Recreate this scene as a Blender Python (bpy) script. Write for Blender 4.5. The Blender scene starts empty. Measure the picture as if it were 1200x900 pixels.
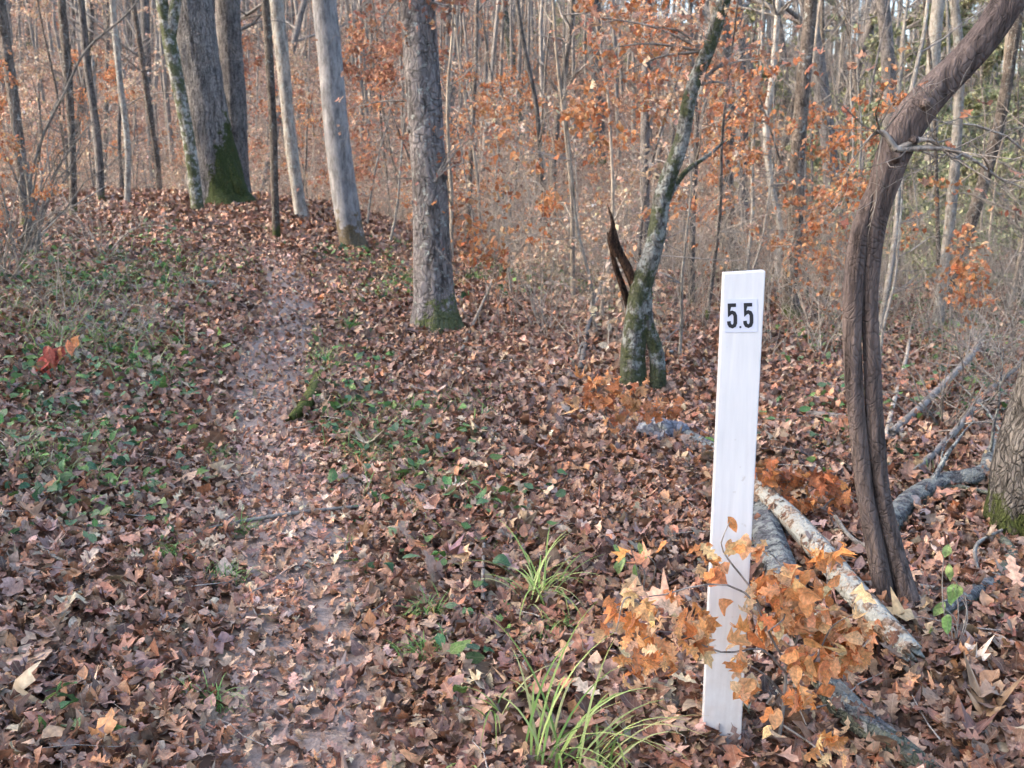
import bpy, math, random
import numpy as np
from mathutils import Vector, noise, Matrix, Euler

S = bpy.context.scene
C = S.collection
R = math.radians
PI = math.pi
nr = np.random.default_rng(7)

# ------------------------------------------------------------------ terrain
def sm(a, b, t):
    t = np.clip((np.asarray(t, float) - a) / (b - a), 0, 1)
    return t * t * (3 - 2 * t)

def vnoise(x, y, s=0.0):
    x = np.asarray(x, float); y = np.asarray(y, float)
    xi = np.floor(x); yi = np.floor(y)
    fx = x - xi; fy = y - yi
    fx = fx * fx * (3 - 2 * fx); fy = fy * fy * (3 - 2 * fy)
    def hh(a, b):
        v = np.sin(a * 127.1 + b * 311.7 + s * 74.7) * 43758.5453
        return v - np.floor(v)
    return (hh(xi, yi) * (1 - fx) + hh(xi + 1, yi) * fx) * (1 - fy) + (hh(xi, yi + 1) * (1 - fx) + hh(xi + 1, yi + 1) * fx) * fy

PATH = np.array([(-0.42, 0.0), (-0.50, 1.6), (-0.56, 2.4), (-0.72, 3.2), (-0.95, 4.2), (-1.32, 5.4), (-1.75, 7.0), (-1.95, 8.6),
                 (-2.3, 10.5), (-3.0, 13), (-4.2, 15.5), (-6.2, 18.5), (-9.5, 21.5), (-14, 24)])

def path_dist(x, y):
    x = np.asarray(x, float); y = np.asarray(y, float)
    best = np.full(np.broadcast(x, y).shape, 1e9)
    for (ax, ay), (bx, by) in zip(PATH[:-1], PATH[1:]):
        dx, dy = bx - ax, by - ay
        t = np.clip(((x - ax) * dx + (y - ay) * dy) / (dx * dx + dy * dy), 0, 1)
        best = np.minimum(best, np.hypot(x - ax - t * dx, y - ay - t * dy))
    return best

def H(x, y):
    x = np.asarray(x, float); y = np.asarray(y, float)
    w = 1 - sm(-5.5, 1.5, x)
    z = w * 0.95 * sm(4, 20, y)
    z = z - 0.5 * sm(2.5, 14, y) * sm(-0.5, 6, x)
    z = z - w * 2.2 * sm(22, 33, y)
    z = z + 0.42 * sm(1.3, 4.0, -x) * (1 - sm(9, 15, y))
    A = 17.0 - 6.5 * sm(-4, 42, x) + 1.5 * vnoise(x * 0.05, y * 0.02, 3)
    z = z + A * sm(24, 98, y) - A * sm(140, 320, y)
    z = z - 0.8 * sm(16, 26, y) * (1 - w)
    near = 1 - sm(20, 45, y)
    z = z + (vnoise(x * 0.9 + 3, y * 0.9, 1) - .5) * 0.14 + (vnoise(x * 3.1, y * 3.1, 2) - .5) * 0.045 * near
    z = z + (vnoise(x * 0.25, y * 0.25, 5) - .5) * 0.5 * sm(8, 26, y)
    d = path_dist(x, y)
    z = z - 0.05 * (1 - sm(0.12, 0.5, d))
    return z

def h1(x, y): return float(H(x, y))

# ------------------------------------------------------------------ camera
PITCH = R(12)
FPX = 1178.0
CAM = Vector((0, 0, 1.5 + h1(0, 0)))
FW = Vector((0, math.cos(PITCH), -math.sin(PITCH)))
UP = Vector((0, math.sin(PITCH), math.cos(PITCH)))

def ray(px, py):
    return FW + Vector((1, 0, 0)) * ((px - 600) / FPX) + UP * ((450 - py) / FPX)

def at(px, py, Y):
    d = ray(px, py)
    return CAM + d * (Y / d.y)

_TS = 1.2 * 1.012 ** np.arange(0, 400)
def gp(px, py, lift=0.0):
    d = ray(px, py); ts = _TS
    for _ in range(3):
        zs = CAM.z + d.z * ts; below = zs < H(d.x * ts, d.y * ts)
        i = int(np.argmax(below)) if below.any() else len(ts) - 1
        i = max(i, 1); ts = np.linspace(ts[i - 1], ts[i], 12)
    p = CAM + d * float(ts[-1] + ts[0]) * .5
    return Vector((p.x, p.y, h1(p.x, p.y) + lift))

def wpx(px, Y, py=300):            # size in metres of px pixels at distance Y
    return px / FPX * Y / (ray(600, py).y)

# ------------------------------------------------------------------ tagging
def tag(o, label=None, cat=None, group=None, kind=None):
    if label: o['label'] = label
    if cat: o['category'] = cat
    if group: o['group'] = group
    if kind: o['kind'] = kind
    return o

def empty(name, loc, label=None, cat=None, group=None, rz=0):
    o = bpy.data.objects.new(name, None); C.objects.link(o)
    o.location = loc; o.rotation_euler = (0, 0, rz); o.empty_display_size = .1
    return tag(o, label, cat, group)

def copy_tree(root, loc, rz=0, sc=1, label=None, group=None, tilt=(0, 0)):
    r = root.copy(); C.objects.link(r)
    r.location = loc; r.rotation_euler = (tilt[0], tilt[1], rz); r.scale = (sc, sc, sc)
    if label: r['label'] = label
    if group: r['group'] = group
    for ch in list(root.children):
        c = ch.copy(); C.objects.link(c); c.parent = r
        for g in list(ch.children):
            d = g.copy(); C.objects.link(d); d.parent = c
    return r

# ------------------------------------------------------------------ mesh builder
class MB:
    def __init__(s):
        s.v = []; s.f = []; s.c = []; s.u = []; s.n = 0
    def add(s, v, f, col=None, uv=None):
        v = np.asarray(v, np.float32).reshape(-1, 3)
        s.v.append(v); s.f.append(np.asarray(f, np.int64).reshape(-1, 4) + s.n); s.n += len(v)
        if col is not None: s.c.append(np.asarray(col, np.float32).reshape(-1, 4))
        if uv is not None: s.u.append(np.asarray(uv, np.float32).reshape(-1, 3))
    def tube(s, pts, rad, k=6, off=None):
        pts = np.asarray([tuple(p) for p in pts], float); rad = np.asarray(rad, float)
        n = len(pts)
        t = np.gradient(pts, axis=0); t /= (np.linalg.norm(t, axis=1)[:, None] + 1e-9)
        ref = np.array([1.0, 0, 0]) if abs(t[:, 0].mean()) < .7 else np.array([0, 1.0, 0])
        a = np.cross(t, ref); a /= (np.linalg.norm(a, axis=1)[:, None] + 1e-9)
        b = np.cross(t, a)
        ang = np.arange(k) * 2 * PI / k
        rr = rad[:, None] * np.ones(k)[None]
        if off is not None: rr = rr * off
        v = pts[:, None] + rr[..., None] * (np.cos(ang)[None, :, None] * a[:, None] + np.sin(ang)[None, :, None] * b[:, None])
        i = np.arange(n - 1)[:, None] * k; j = np.arange(k)[None]
        j2 = (j + 1) % k
        f = np.stack([i + j, i + j2, i + k + j2, i + k + j], -1)
        s.add(v.reshape(-1, 3), f)
    def box(s, x0, x1, y0, y1, z0, z1):
        v = [(x, y, z) for z in (z0, z1) for y in (y0, y1) for x in (x0, x1)]
        s.add(v, [(0, 1, 3, 2), (4, 6, 7, 5), (0, 4, 5, 1), (2, 3, 7, 6), (0, 2, 6, 4), (1, 5, 7, 3)])
    def build(s, name, mat, parent=None, smooth=True, loc=None, origin=None):
        me = bpy.data.meshes.new(name)
        v = np.concatenate(s.v); f = np.concatenate(s.f)
        if origin is not None: v = v - np.asarray(tuple(origin), np.float32)[None]
        me.vertices.add(len(v)); me.vertices.foreach_set('co', v.astype(np.float32).ravel())
        me.loops.add(len(f) * 4); me.loops.foreach_set('vertex_index', f.astype(np.int32).ravel())
        me.polygons.add(len(f))
        me.polygons.foreach_set('loop_start', np.arange(0, len(f) * 4, 4, dtype=np.int32))
        me.update(calc_edges=True)
        me.polygons.foreach_set('use_smooth', np.full(len(f), smooth))
        if s.c:
            at_ = me.attributes.new('col', 'FLOAT_COLOR', 'POINT'); at_.data.foreach_set('color', np.concatenate(s.c).ravel())
        if s.u:
            at_ = me.attributes.new('lc', 'FLOAT_VECTOR', 'POINT'); at_.data.foreach_set('vector', np.concatenate(s.u).ravel())
        if mat: me.materials.append(mat)
        o = bpy.data.objects.new(name, me); C.objects.link(o)
        if parent is not None: o.parent = parent
        if loc is not None: o.location = loc
        return o

# ------------------------------------------------------------------ leaves
def tmpl(e, mids):
    e = [(0, 0)] + e + [(1, 0)]; mids = [0] + mids + [1]
    n = len(e); V = []; F = []
    for m in mids: V.append((m, 0))
    for (u, v) in e[1:-1]: V.append((u, v))
    for (u, v) in e[1:-1]: V.append((u, -v))
    M = lambda i: i
    Rr = lambda i: 0 if i == 0 else (n - 1 if i == n - 1 else n + i - 1)
    L = lambda i: 0 if i == 0 else (n - 1 if i == n - 1 else n + (n - 2) + i - 1)
    for i in range(n - 1):
        for E in (Rr, L):
            q = [M(i), M(i + 1), E(i + 1), E(i)]
            if E is L: q = q[::-1]
            u = []
            for a in q:
                if a not in u: u.append(a)
            if len(u) == 3: u.append(None)
            F.append(u)
    return np.array(V, float), F

def fix(t):
    # triangles at both ends become quads by adding a midpoint vertex
    V, F = t; V = [tuple(a) for a in V]; G = []
    for f in F:
        if f[3] is None:
            a, b, c = f[:3]
            V.append(tuple((np.array(V[c]) + np.array(V[a])) / 2)); G.append((a, b, c, len(V) - 1))
        else: G.append(tuple(f))
    return np.array(V), np.array(G)

OAK = fix(tmpl([(.10, .05), (.22, .20), (.30, .08), (.46, .30), (.52, .11), (.68, .29), (.74, .11), (.90, .15)], [.08, .18, .3, .4, .52, .6, .72, .86]))
MAPLE = fix(tmpl([(.02, .12), (.10, .34), (.24, .22), (.52, .50), (.48, .20), (.72, .25), (.76, .11), (.88, .07)], [.04, .12, .22, .34, .46, .62, .74, .88]))
BEECH = fix(tmpl([(.1, .12), (.25, .24), (.45, .29), (.65, .25), (.85, .12)], [.1, .25, .45, .65, .85]))
LOW = fix(tmpl([(.25, .26), (.65, .25)], [.3, .7]))
STARL = fix(tmpl([(.3, .38), (.5, .16), (.75, .2)], [.2, .45, .7]))

def batch(mb, T, P, D, N, size, col, curl=.5, seed=0, wid=1.0):
    """T template; P positions, D stalk directions, N normals (n,3); size (n,), col (n,3)"""
    V, F = T; n = len(P)
    if n == 0: return
    g = np.random.default_rng(seed)
    D = D / np.linalg.norm(D, axis=1)[:, None]
    N = N - (N * D).sum(1)[:, None] * D; N /= (np.linalg.norm(N, axis=1)[:, None] + 1e-9)
    B = np.cross(N, D)
    u = V[None, :, 0].repeat(n, 0); v = V[None, :, 1].repeat(n, 0)
    v = v * g.uniform(.75, 1.1, (n, 1)) * wid * np.where(v > 0, g.uniform(.85, 1.1, (n, 1)), 1)
    u = u * 1.0; v = v + g.normal(0, .018, v.shape) * (np.abs(V[None, :, 1]) > 0)
    c1 = g.normal(.0, curl, (n, 1)); c2 = g.normal(curl * .9, curl * 1.3, (n, 1)); c3 = g.normal(0, curl, (n, 1)); c4 = g.normal(0, curl * .18, (n, 1)); ph = g.uniform(0, 6, (n, 1))
    z = c1 * (u - .5) ** 2 + c2 * v ** 2 * 2 + c3 * (u - .5) * v + c4 * np.sin(u * 9 + v * 7 + ph)
    s = np.asarray(size)[:, None, None]
    W = P[:, None] + s * ((u - .4)[..., None] * D[:, None] + v[..., None] * B[:, None] + z[..., None] * N[:, None])
    k = V.shape[0]
    f = F[None] + (np.arange(n) * k)[:, None, None]
    cc = np.ones((n, k, 4)); cc[..., :3] = col[:, None]
    uv = np.stack([u, v, g.uniform(0, 1, (n, 1)).repeat(k, 1)], -1)
    mb.add(W.reshape(-1, 3), f.reshape(-1, 4), cc.reshape(-1, 4), uv.reshape(-1, 3))

LITTER = np.array([(.25, .105, .062), (.30, .15, .095), (.17, .075, .05), (.37, .22, .155), (.22, .125, .105), (.43, .31, .25), (.11, .055, .045),
                   (.36, .15, .075), (.28, .13, .09), (.33, .20, .16), (.20, .085, .06), (.27, .17, .15), (.30, .12, .07)])
LITTER = (LITTER * .92 + LITTER.mean(1, keepdims=True) * .08) * 1.06 * np.array([1.04, 1.04, .90])
LW = np.array([11, 12, 9, 11, 11, 7, 8, 4, 11, 10, 7, 10, 5.0]); LW /= LW.sum()
ORANGE = np.array([(.66, .28, .11), (.72, .36, .17), (.54, .20, .08), (.74, .44, .25), (.46, .16, .07), (.60, .30, .15)])

def pick(pal, n, g, w=None, var=.16):
    c = pal[g.choice(len(pal), n, p=w)]
    return np.clip(c * np.exp(g.normal(0, var, (n, 1))) * np.exp(g.normal(0, .05, (n, 3))), .01, .85)

# ------------------------------------------------------------------ materials
def mat(name):
    m = bpy.data.materials.new(name); m.use_nodes = True
    nt = m.node_tree; b = nt.nodes['Principled BSDF']
    return m, nt, b

def nd(nt, t, **kw):
    n = nt.nodes.new(t)
    for k, v in kw.items():
        if hasattr(n, k) and k not in n.inputs: setattr(n, k, v)
        else: n.inputs[k].default_value = v
    return n

def ramp(nt, fac, stops):
    r = nt.nodes.new('ShaderNodeValToRGB')
    e = r.color_ramp.elements
    while len(e) < len(stops): e.new(.5)
    for a, (p, c) in zip(e, stops):
        a.position = p; a.color = (*c, 1) if len(c) == 3 else c
    nt.links.new(fac, r.inputs[0]); return r.outputs[0]

def mix(nt, fac, a, b, mode='MIX'):
    m = nt.nodes.new('ShaderNodeMix'); m.data_type = 'RGBA'; m.blend_type = mode
    for sock, v in ((m.inputs[0], fac), (m.inputs[6], a), (m.inputs[7], b)):
        if hasattr(v, 'default_value') or hasattr(v, 'is_linked'): nt.links.new(v, sock)
        elif isinstance(v, (int, float)): sock.default_value = v
        else: sock.default_value = (*v, 1)
    return m.outputs[2]

def math_(nt, op, a, b=0.0, c=None):
    m = nt.nodes.new('ShaderNodeMath'); m.operation = op
    for i, v in enumerate((a, b) if c is None else (a, b, c)):
        if hasattr(v, 'is_linked'): nt.links.new(v, m.inputs[i])
        else: m.inputs[i].default_value = v
    return m.outputs[0]

def leaf_mat(name, rough=.55, trans=.18, spec=.35, vein=True):
    m, nt, b = mat(name); L = nt.links
    a = nt.nodes.new('ShaderNodeAttribute'); a.attribute_name = 'col'
    lc = nt.nodes.new('ShaderNodeAttribute'); lc.attribute_name = 'lc'
    nz = nd(nt, 'ShaderNodeTexNoise', Scale=9.0, Detail=4.0); L.new(lc.outputs['Vector'], nz.inputs['Vector'])
    f = ramp(nt, nz.outputs['Fac'], [(.3, (.62, .60, .6)), (.7, (1.3, 1.28, 1.25))])
    col = mix(nt, 1.0, a.outputs['Color'], f, 'MULTIPLY')
    if vein:
        sx = nt.nodes.new('ShaderNodeSeparateXYZ'); L.new(lc.outputs['Vector'], sx.inputs[0])
        av = math_(nt, 'ABSOLUTE', sx.outputs[1])
        mid = math_(nt, 'LESS_THAN', av, .012)
        w = math_(nt, 'SINE', math_(nt, 'MULTIPLY', math_(nt, 'SUBTRACT', sx.outputs[0], math_(nt, 'MULTIPLY', av, .9)), 48.0))
        side = math_(nt, 'GREATER_THAN', w, .93)
        vv = math_(nt, 'MULTIPLY', math_(nt, 'MAXIMUM', mid, math_(nt, 'MULTIPLY', side, .5)), .4)
        col = mix(nt, vv, col, (.42, .32, .22))
    L.new(col, b.inputs['Base Color'])
    b.inputs['Roughness'].default_value = rough
    b.inputs['Specular IOR Level'].default_value = spec
    if trans > 0:
        t = nt.nodes.new('ShaderNodeBsdfTranslucent'); L.new(col, t.inputs[0])
        ms = nt.nodes.new('ShaderNodeMixShader'); ms.inputs[0].default_value = trans
        L.new(b.outputs[0], ms.inputs[1]); L.new(t.outputs[0], ms.inputs[2])
        L.new(ms.outputs[0], nt.nodes['Material Output'].inputs['Surface'])
    return m

def bark_mat(name, dark, light, moss=None, moss_h=.5, moss_dir=None, lichen=0.0, scale=18, rough=.85, bump=.5, var=.25, moss_all=0.0, stretch=.3, mosscol=(.075, .095, .02), crack=.5):
    m, nt, b = mat(name); L = nt.links
    tc = nt.nodes.new('ShaderNodeTexCoord')
    mp = nd(nt, 'ShaderNodeMapping'); mp.inputs['Scale'].default_value = (1, 1, stretch); L.new(tc.outputs['Object'], mp.inputs[0])
    n1 = nd(nt, 'ShaderNodeTexNoise', Scale=float(scale), Detail=6.0, Roughness=.65); L.new(mp.outputs[0], n1.inputs['Vector'])
    n2 = nd(nt, 'ShaderNodeTexNoise', Scale=3.2, Detail=3.0); L.new(tc.outputs['Object'], n2.inputs['Vector'])
    n3 = nd(nt, 'ShaderNodeTexNoise', Scale=55.0, Detail=3.0); L.new(tc.outputs['Object'], n3.inputs['Vector'])
    n1b = nd(nt, 'ShaderNodeTexNoise', Scale=float(scale) * 3.1, Detail=5.0, Roughness=.7); L.new(mp.outputs[0], n1b.inputs['Vector'])
    fz = math_(nt, 'ADD', math_(nt, 'MULTIPLY', n1.outputs['Fac'], .6), math_(nt, 'MULTIPLY', n1b.outputs['Fac'], .4))
    col = ramp(nt, fz, [(.40, tuple(c * .75 for c in dark)), (.49, tuple((a + c) / 2 for a, c in zip(dark, light))), (.60, light)])
    col = mix(nt, 1.0, col, ramp(nt, n2.outputs['Fac'], [(.3, (.72, .72, .74)), (.7, (1.22, 1.2, 1.16))]), 'MULTIPLY')
    if crack > 0:
        wv = nt.nodes.new('ShaderNodeVectorMath'); wv.operation = 'MULTIPLY_ADD'; L.new(n2.outputs['Color'], wv.inputs[0]); wv.inputs[1].default_value = (.32, .32, .2); L.new(mp.outputs[0], wv.inputs[2])
        vc = nd(nt, 'ShaderNodeTexVoronoi', Scale=float(scale) * 1.9); vc.feature = 'DISTANCE_TO_EDGE'; L.new(wv.outputs[0], vc.inputs['Vector'])
        ck = ramp(nt, vc.outputs['Distance'], [(.0, (0, 0, 0)), (.16, (1, 1, 1))])
        col = mix(nt, 1.0, col, mix(nt, crack, (1, 1, 1), ck), 'MULTIPLY')
    if lichen > 0:
        n4 = nd(nt, 'ShaderNodeTexNoise', Scale=16.0, Detail=5.0, Roughness=.7); L.new(tc.outputs['Object'], n4.inputs['Vector'])
        lf = ramp(nt, n4.outputs['Fac'], [(.60 - lichen * .25, (0, 0, 0)), (.66 - lichen * .25, (1, 1, 1))])
        col = mix(nt, math_(nt, 'MULTIPLY', lf, .8), col, (.42, .44, .40))
    if moss is not None or moss_all > 0:
        sx = nt.nodes.new('ShaderNodeSeparateXYZ'); L.new(tc.outputs['Object'], sx.inputs[0])
        zf = math_(nt, 'SUBTRACT', 1.0, math_(nt, 'DIVIDE', sx.outputs[2], moss_h))
        if moss_dir is not None:
            sd = math_(nt, 'MULTIPLY_ADD', sx.outputs[0], moss_dir, 0.0)
            zf = math_(nt, 'ADD', zf, sd)
        if moss_all > 0: zf = math_(nt, 'MAXIMUM', zf, moss_all)
        n5 = nd(nt, 'ShaderNodeTexNoise', Scale=7.0, Detail=5.0, Roughness=.7); L.new(tc.outputs['Object'], n5.inputs['Vector'])
        mf = math_(nt, 'ADD', zf, math_(nt, 'MULTIPLY', math_(nt, 'SUBTRACT', n5.outputs['Fac'], .5), 2.6))
        mfr = ramp(nt, mf, [(.42, (0, 0, 0)), (.62, (1, 1, 1))])
        mc = ramp(nt, n3.outputs['Fac'], [(.3, tuple(c * .5 for c in mosscol)), (.7, tuple(c * 1.7 for c in mosscol))])
        col = mix(nt, math_(nt, 'MULTIPLY', mfr, .92 * (moss or 1)), col, mc)
    oi = nt.nodes.new('ShaderNodeObjectInfo')
    vv = math_(nt, 'MULTIPLY_ADD', oi.outputs['Random'], var * 2, 1 - var)
    cb = nt.nodes.new('ShaderNodeCombineXYZ')
    for i in range(3): L.new(vv, cb.inputs[i])
    col = mix(nt, 1.0, col, cb.outputs[0], 'MULTIPLY')
    L.new(col, b.inputs['Base Color'])
    b.inputs['Roughness'].default_value = rough; b.inputs['Specular IOR Level'].default_value = .2
    bp = nd(nt, 'ShaderNodeBump', Strength=min(1.0, bump * 1.3), Distance=.03)
    hh = math_(nt, 'ADD', math_(nt, 'MULTIPLY', fz, 1.6), math_(nt, 'MULTIPLY', n3.outputs['Fac'], .35))
    if crack > 0: hh = math_(nt, 'ADD', hh, math_(nt, 'MULTIPLY', ck, crack * .9))
    L.new(hh, bp.inputs['Height'])
    L.new(bp.outputs[0], b.inputs['Normal'])
    return m

M = {}
M['litter'] = leaf_mat('dry_leaf_litter', .5, .08, .42)
M['beech'] = leaf_mat('autumn_leaf', .6, .38, .3)
M['green'] = leaf_mat('green_leaf', .5, .25, .35)
M['blade'] = leaf_mat('grass_blade', .45, .25, .4, vein=False)
M['grey'] = bark_mat('grey_bark', (.10, .088, .08), (.29, .265, .25), moss=.9, moss_h=.3)
M['brown'] = bark_mat('brown_bark', (.10, .08, .065), (.29, .24, .20), moss=.9, moss_h=.35, lichen=.1)
M['pale'] = bark_mat('pale_bark', (.22, .195, .165), (.46, .42, .37), lichen=.2, crack=.2)
M['tan'] = bark_mat('tan_twig_bark', (.26, .21, .165), (.50, .43, .35), crack=0, var=.35)
M['twig'] = bark_mat('grey_twig_bark', (.19, .165, .145), (.40, .36, .32), crack=0, var=.3)
M['mossy'] = bark_mat('mossy_lichen_bark', (.11, .10, .085), (.40, .39, .36), moss=.95, moss_all=.53, moss_h=.6, lichen=.40, mosscol=(.06, .07, .025))
M['log'] = bark_mat('lichened_log_bark', (.09, .09, .095), (.30, .30, .31), crack=.3, lichen=.5, moss=.5, moss_all=.05, moss_h=.01, scale=22, bump=.8, stretch=1)
M['bare_wood'] = bark_mat('peeled_log_wood', (.24, .15, .10), (.58, .45, .34), lichen=.6, scale=16, bump=.4, stretch=1)

m, nt, b = mat('forest_soil'); M['soil'] = m; L = nt.links
tc = nt.nodes.new('ShaderNodeTexCoord')
vo = nd(nt, 'ShaderNodeTexVoronoi', Scale=11.0, Randomness=1.0); L.new(tc.outputs['Object'], vo.inputs['Vector'])
nz = nd(nt, 'ShaderNodeTexNoise', Scale=1.2, Detail=6.0); L.new(tc.outputs['Object'], nz.inputs['Vector'])
bw = nt.nodes.new('ShaderNodeSeparateColor'); L.new(vo.outputs['Color'], bw.inputs[0])
lc_ = ramp(nt, bw.outputs[0], [(0, (.09, .05, .035)), (.3, (.19, .10, .06)), (.6, (.27, .145, .09)), (.85, (.36, .22, .14)), (1, (.42, .31, .22))])
lc2 = mix(nt, 1.0, lc_, ramp(nt, nz.outputs['Fac'], [(.3, (.65, .65, .65)), (.7, (1.1, 1.1, 1.05))]), 'MULTIPLY')
L.new(lc2, b.inputs['Base Color']); b.inputs['Roughness'].default_value = .8
bp = nd(nt, 'ShaderNodeBump', Strength=.7, Distance=.05); L.new(bw.outputs[1], bp.inputs['Height']); L.new(bp.outputs[0], b.inputs['Normal'])

m, nt, b = mat('damp_trail_mud'); M['mud'] = m; L = nt.links
tc = nt.nodes.new('ShaderNodeTexCoord')
nz = nd(nt, 'ShaderNodeTexNoise', Scale=6.0, Detail=8.0, Roughness=.65); L.new(tc.outputs['Object'], nz.inputs['Vector'])
nz2 = nd(nt, 'ShaderNodeTexNoise', Scale=45.0, Detail=4.0); L.new(tc.outputs['Object'], nz2.inputs['Vector'])
L.new(mix(nt, .5, ramp(nt, nz.outputs['Fac'], [(.3, (.20, .14, .115)), (.7, (.34, .25, .20))]), ramp(nt, nz2.outputs['Fac'], [(.3, (.15, .10, .08)), (.7, (.38, .29, .23))])), b.inputs['Base Color'])
b.inputs['Roughness'].default_value = .38
bp = nd(nt, 'ShaderNodeBump', Strength=.6, Distance=.02); L.new(nz2.outputs['Fac'], bp.inputs['Height']); L.new(bp.outputs[0], b.inputs['Normal'])

# ------------------------------------------------------------------ ground, trail
def warp(n, k, a, b_):
    t = np.linspace(-1, 1, n); s_ = np.sinh(t * k) / np.sinh(k)
    return np.where(s_ < 0, -s_ * a, s_ * b_)
gx = warp(261, 5.2, -320, 320)
ty = np.linspace(0, 1, 340); gy = -45 + 0 * ty
gy = np.concatenate([np.linspace(-60, -1, 30)[:-1], np.linspace(-1, 9, 150)[:-1], 9 + (np.expm1(np.linspace(0, 1, 190) * 4.6) / np.expm1(4.6)) * 420])
X, Y = np.meshgrid(gx, gy)
Z = H(X, Y)
mb = MB(); nx_, ny_ = len(gx), len(gy)
i = np.arange(ny_ - 1)[:, None] * nx_; j = np.arange(nx_ - 1)[None]
mb.add(np.stack([X, Y, Z], -1).reshape(-1, 3), np.stack([i + j, i + j + 1, i + nx_ + j + 1, i + nx_ + j], -1))
tag(mb.build('ground', M['soil']), kind='structure')

mb = MB(); pts = []
tt = np.linspace(0, 9.0, 230)
cx = np.interp(tt, np.arange(len(PATH)), PATH[:, 0]); cy = np.interp(tt, np.arange(len(PATH)), PATH[:, 1])
k = np.ones(9) / 9
cx[4:-4] = np.convolve(cx, k, 'valid'); cy[4:-4] = np.convolve(cy, k, 'valid')
tx = np.gradient(cx); tyy = np.gradient(cy); l = np.hypot(tx, tyy); nxv, nyv = tyy / l, -tx / l
ww = np.linspace(-1, 1, 15)
half = (.27 + .1 * (vnoise(cy * 1.7, 0 * cy, 9) - .5))[:, None]
PX_ = cx[:, None] + nxv[:, None] * ww * half; PY_ = cy[:, None] + nyv[:, None] * ww * half
PZ_ = H(PX_, PY_) + .014 + .02 * sm(4, 15, PY_) - .035 * np.abs(ww[None]) ** 4
n_, k_ = PX_.shape
i = np.arange(n_ - 1)[:, None] * k_; j = np.arange(k_ - 1)[None]
mb.add(np.stack([PX_, PY_, PZ_], -1).reshape(-1, 3), np.stack([i + j, i + j + 1, i + k_ + j + 1, i + k_ + j], -1))
tag(mb.build('trail', M['mud']), kind='structure')

# ------------------------------------------------------------------ leaf litter
def scatter(y0, y1, dens, g, clump=True):
    a = .62; mrg = 1.6
    area = a * (y1 ** 2 - y0 ** 2) + 2 * mrg * (y1 - y0)
    n = int(area * dens)
    y = g.uniform(y0, y1, n * 3); w_ = a * y + mrg
    keep = g.uniform(0, a * y1 + mrg, len(y)) < w_
    y = y[keep][:n]; x = g.uniform(-1, 1, len(y)) * (a * y + mrg)
    return x, y

def normals(x, y):
    e = .05
    gx_ = (H(x + e, y) - H(x - e, y)) / (2 * e); gy_ = (H(x, y + e) - H(x, y - e)) / (2 * e)
    N = np.stack([-gx_, -gy_, np.ones_like(x)], -1)
    return N / np.linalg.norm(N, axis=1)[:, None]

def litter(mb, tl, y0, y1, dens, smin, smax, curl, tilt, lift, seed, pal=LITTER, w=LW):
    g = np.random.default_rng(seed)
    x, y = scatter(y0, y1, dens, g)
    d = path_dist(x, y)
    onp = (d < .26 + .1 * (vnoise(x * 2.3, y * 2.3, 31) - .5)) & (y < 14)
    keep = ~(onp & ((g.uniform(0, 1, len(x)) < .36) | (smin > .09) & (y < 6)))
    x, y, d, onp = x[keep], y[keep], d[keep], onp[keep]
    n = len(x)
    N = normals(x, y)
    tl_ = np.where(onp, tilt * .4, np.where(g.uniform(0, 1, n) < .72, tilt * .5, tilt * 1.5))[:, None]
    N = N + g.normal(0, 1, (n, 3)) * tl_; N /= np.linalg.norm(N, axis=1)[:, None]
    D = g.normal(0, 1, (n, 3))
    size = g.uniform(smin, smax, n) * np.where(onp, .78, 1.0) * np.exp(g.normal(0, .12, n))
    z = H(x, y) + g.uniform(.0, 1, n) ** 1.3 * lift * np.where(onp, .3, 1) * (.5 + vnoise(x * 4, y * 4, 8)) + .01 + np.where(onp, .012 + .02 * sm(4, 15, y), 0)
    col = pick(pal, n, g, w, .26)
    shade = .78 + .5 * vnoise(x * 1.6, y * 1.6, 21)          # drier and damper patches
    col = col * shade[:, None]
    col = np.where(onp[:, None], col * 1.3 * np.array([1, 1.0, .98]) + .025, col)
    P = np.stack([x, y, z], -1)
    kk = g.integers(0, len(tl), n)
    for q, T in enumerate(tl):
        s_ = kk == q
        batch(mb, T, P[s_], D[s_], N[s_], size[s_], col[s_], curl, seed * 10 + q)

mb = MB()
litter(mb, [OAK, MAPLE, OAK, BEECH, OAK], 1.3, 6.0, 1700, .03, .10, .42, .22, .04, 1)
litter(mb, [OAK, MAPLE], 1.3, 6.0, 26, .10, .15, .45, .22, .06, 7, LITTER[[3, 5, 9, 11, 1]] * 1.1, None)
litter(mb, [OAK, BEECH, BEECH, OAK], 6.0, 9, 850, .045, .105, .42, .24, .045, 6)
litter(mb, [BEECH, STARL, LOW, BEECH], 9, 15, 520, .05, .11, .5, .3, .05, 2)
litter(mb, [LOW, STARL, BEECH], 15, 34, 200, .08, .15, .5, .35, .06, 3)
litter(mb, [LOW], 34, 100, 16, .10, .20, .5, .4, .1, 4)
LIT = mb; ONLOG = []

# a few big pale leaves lying on top of the litter near the camera are part of the litter sheet as well

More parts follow.
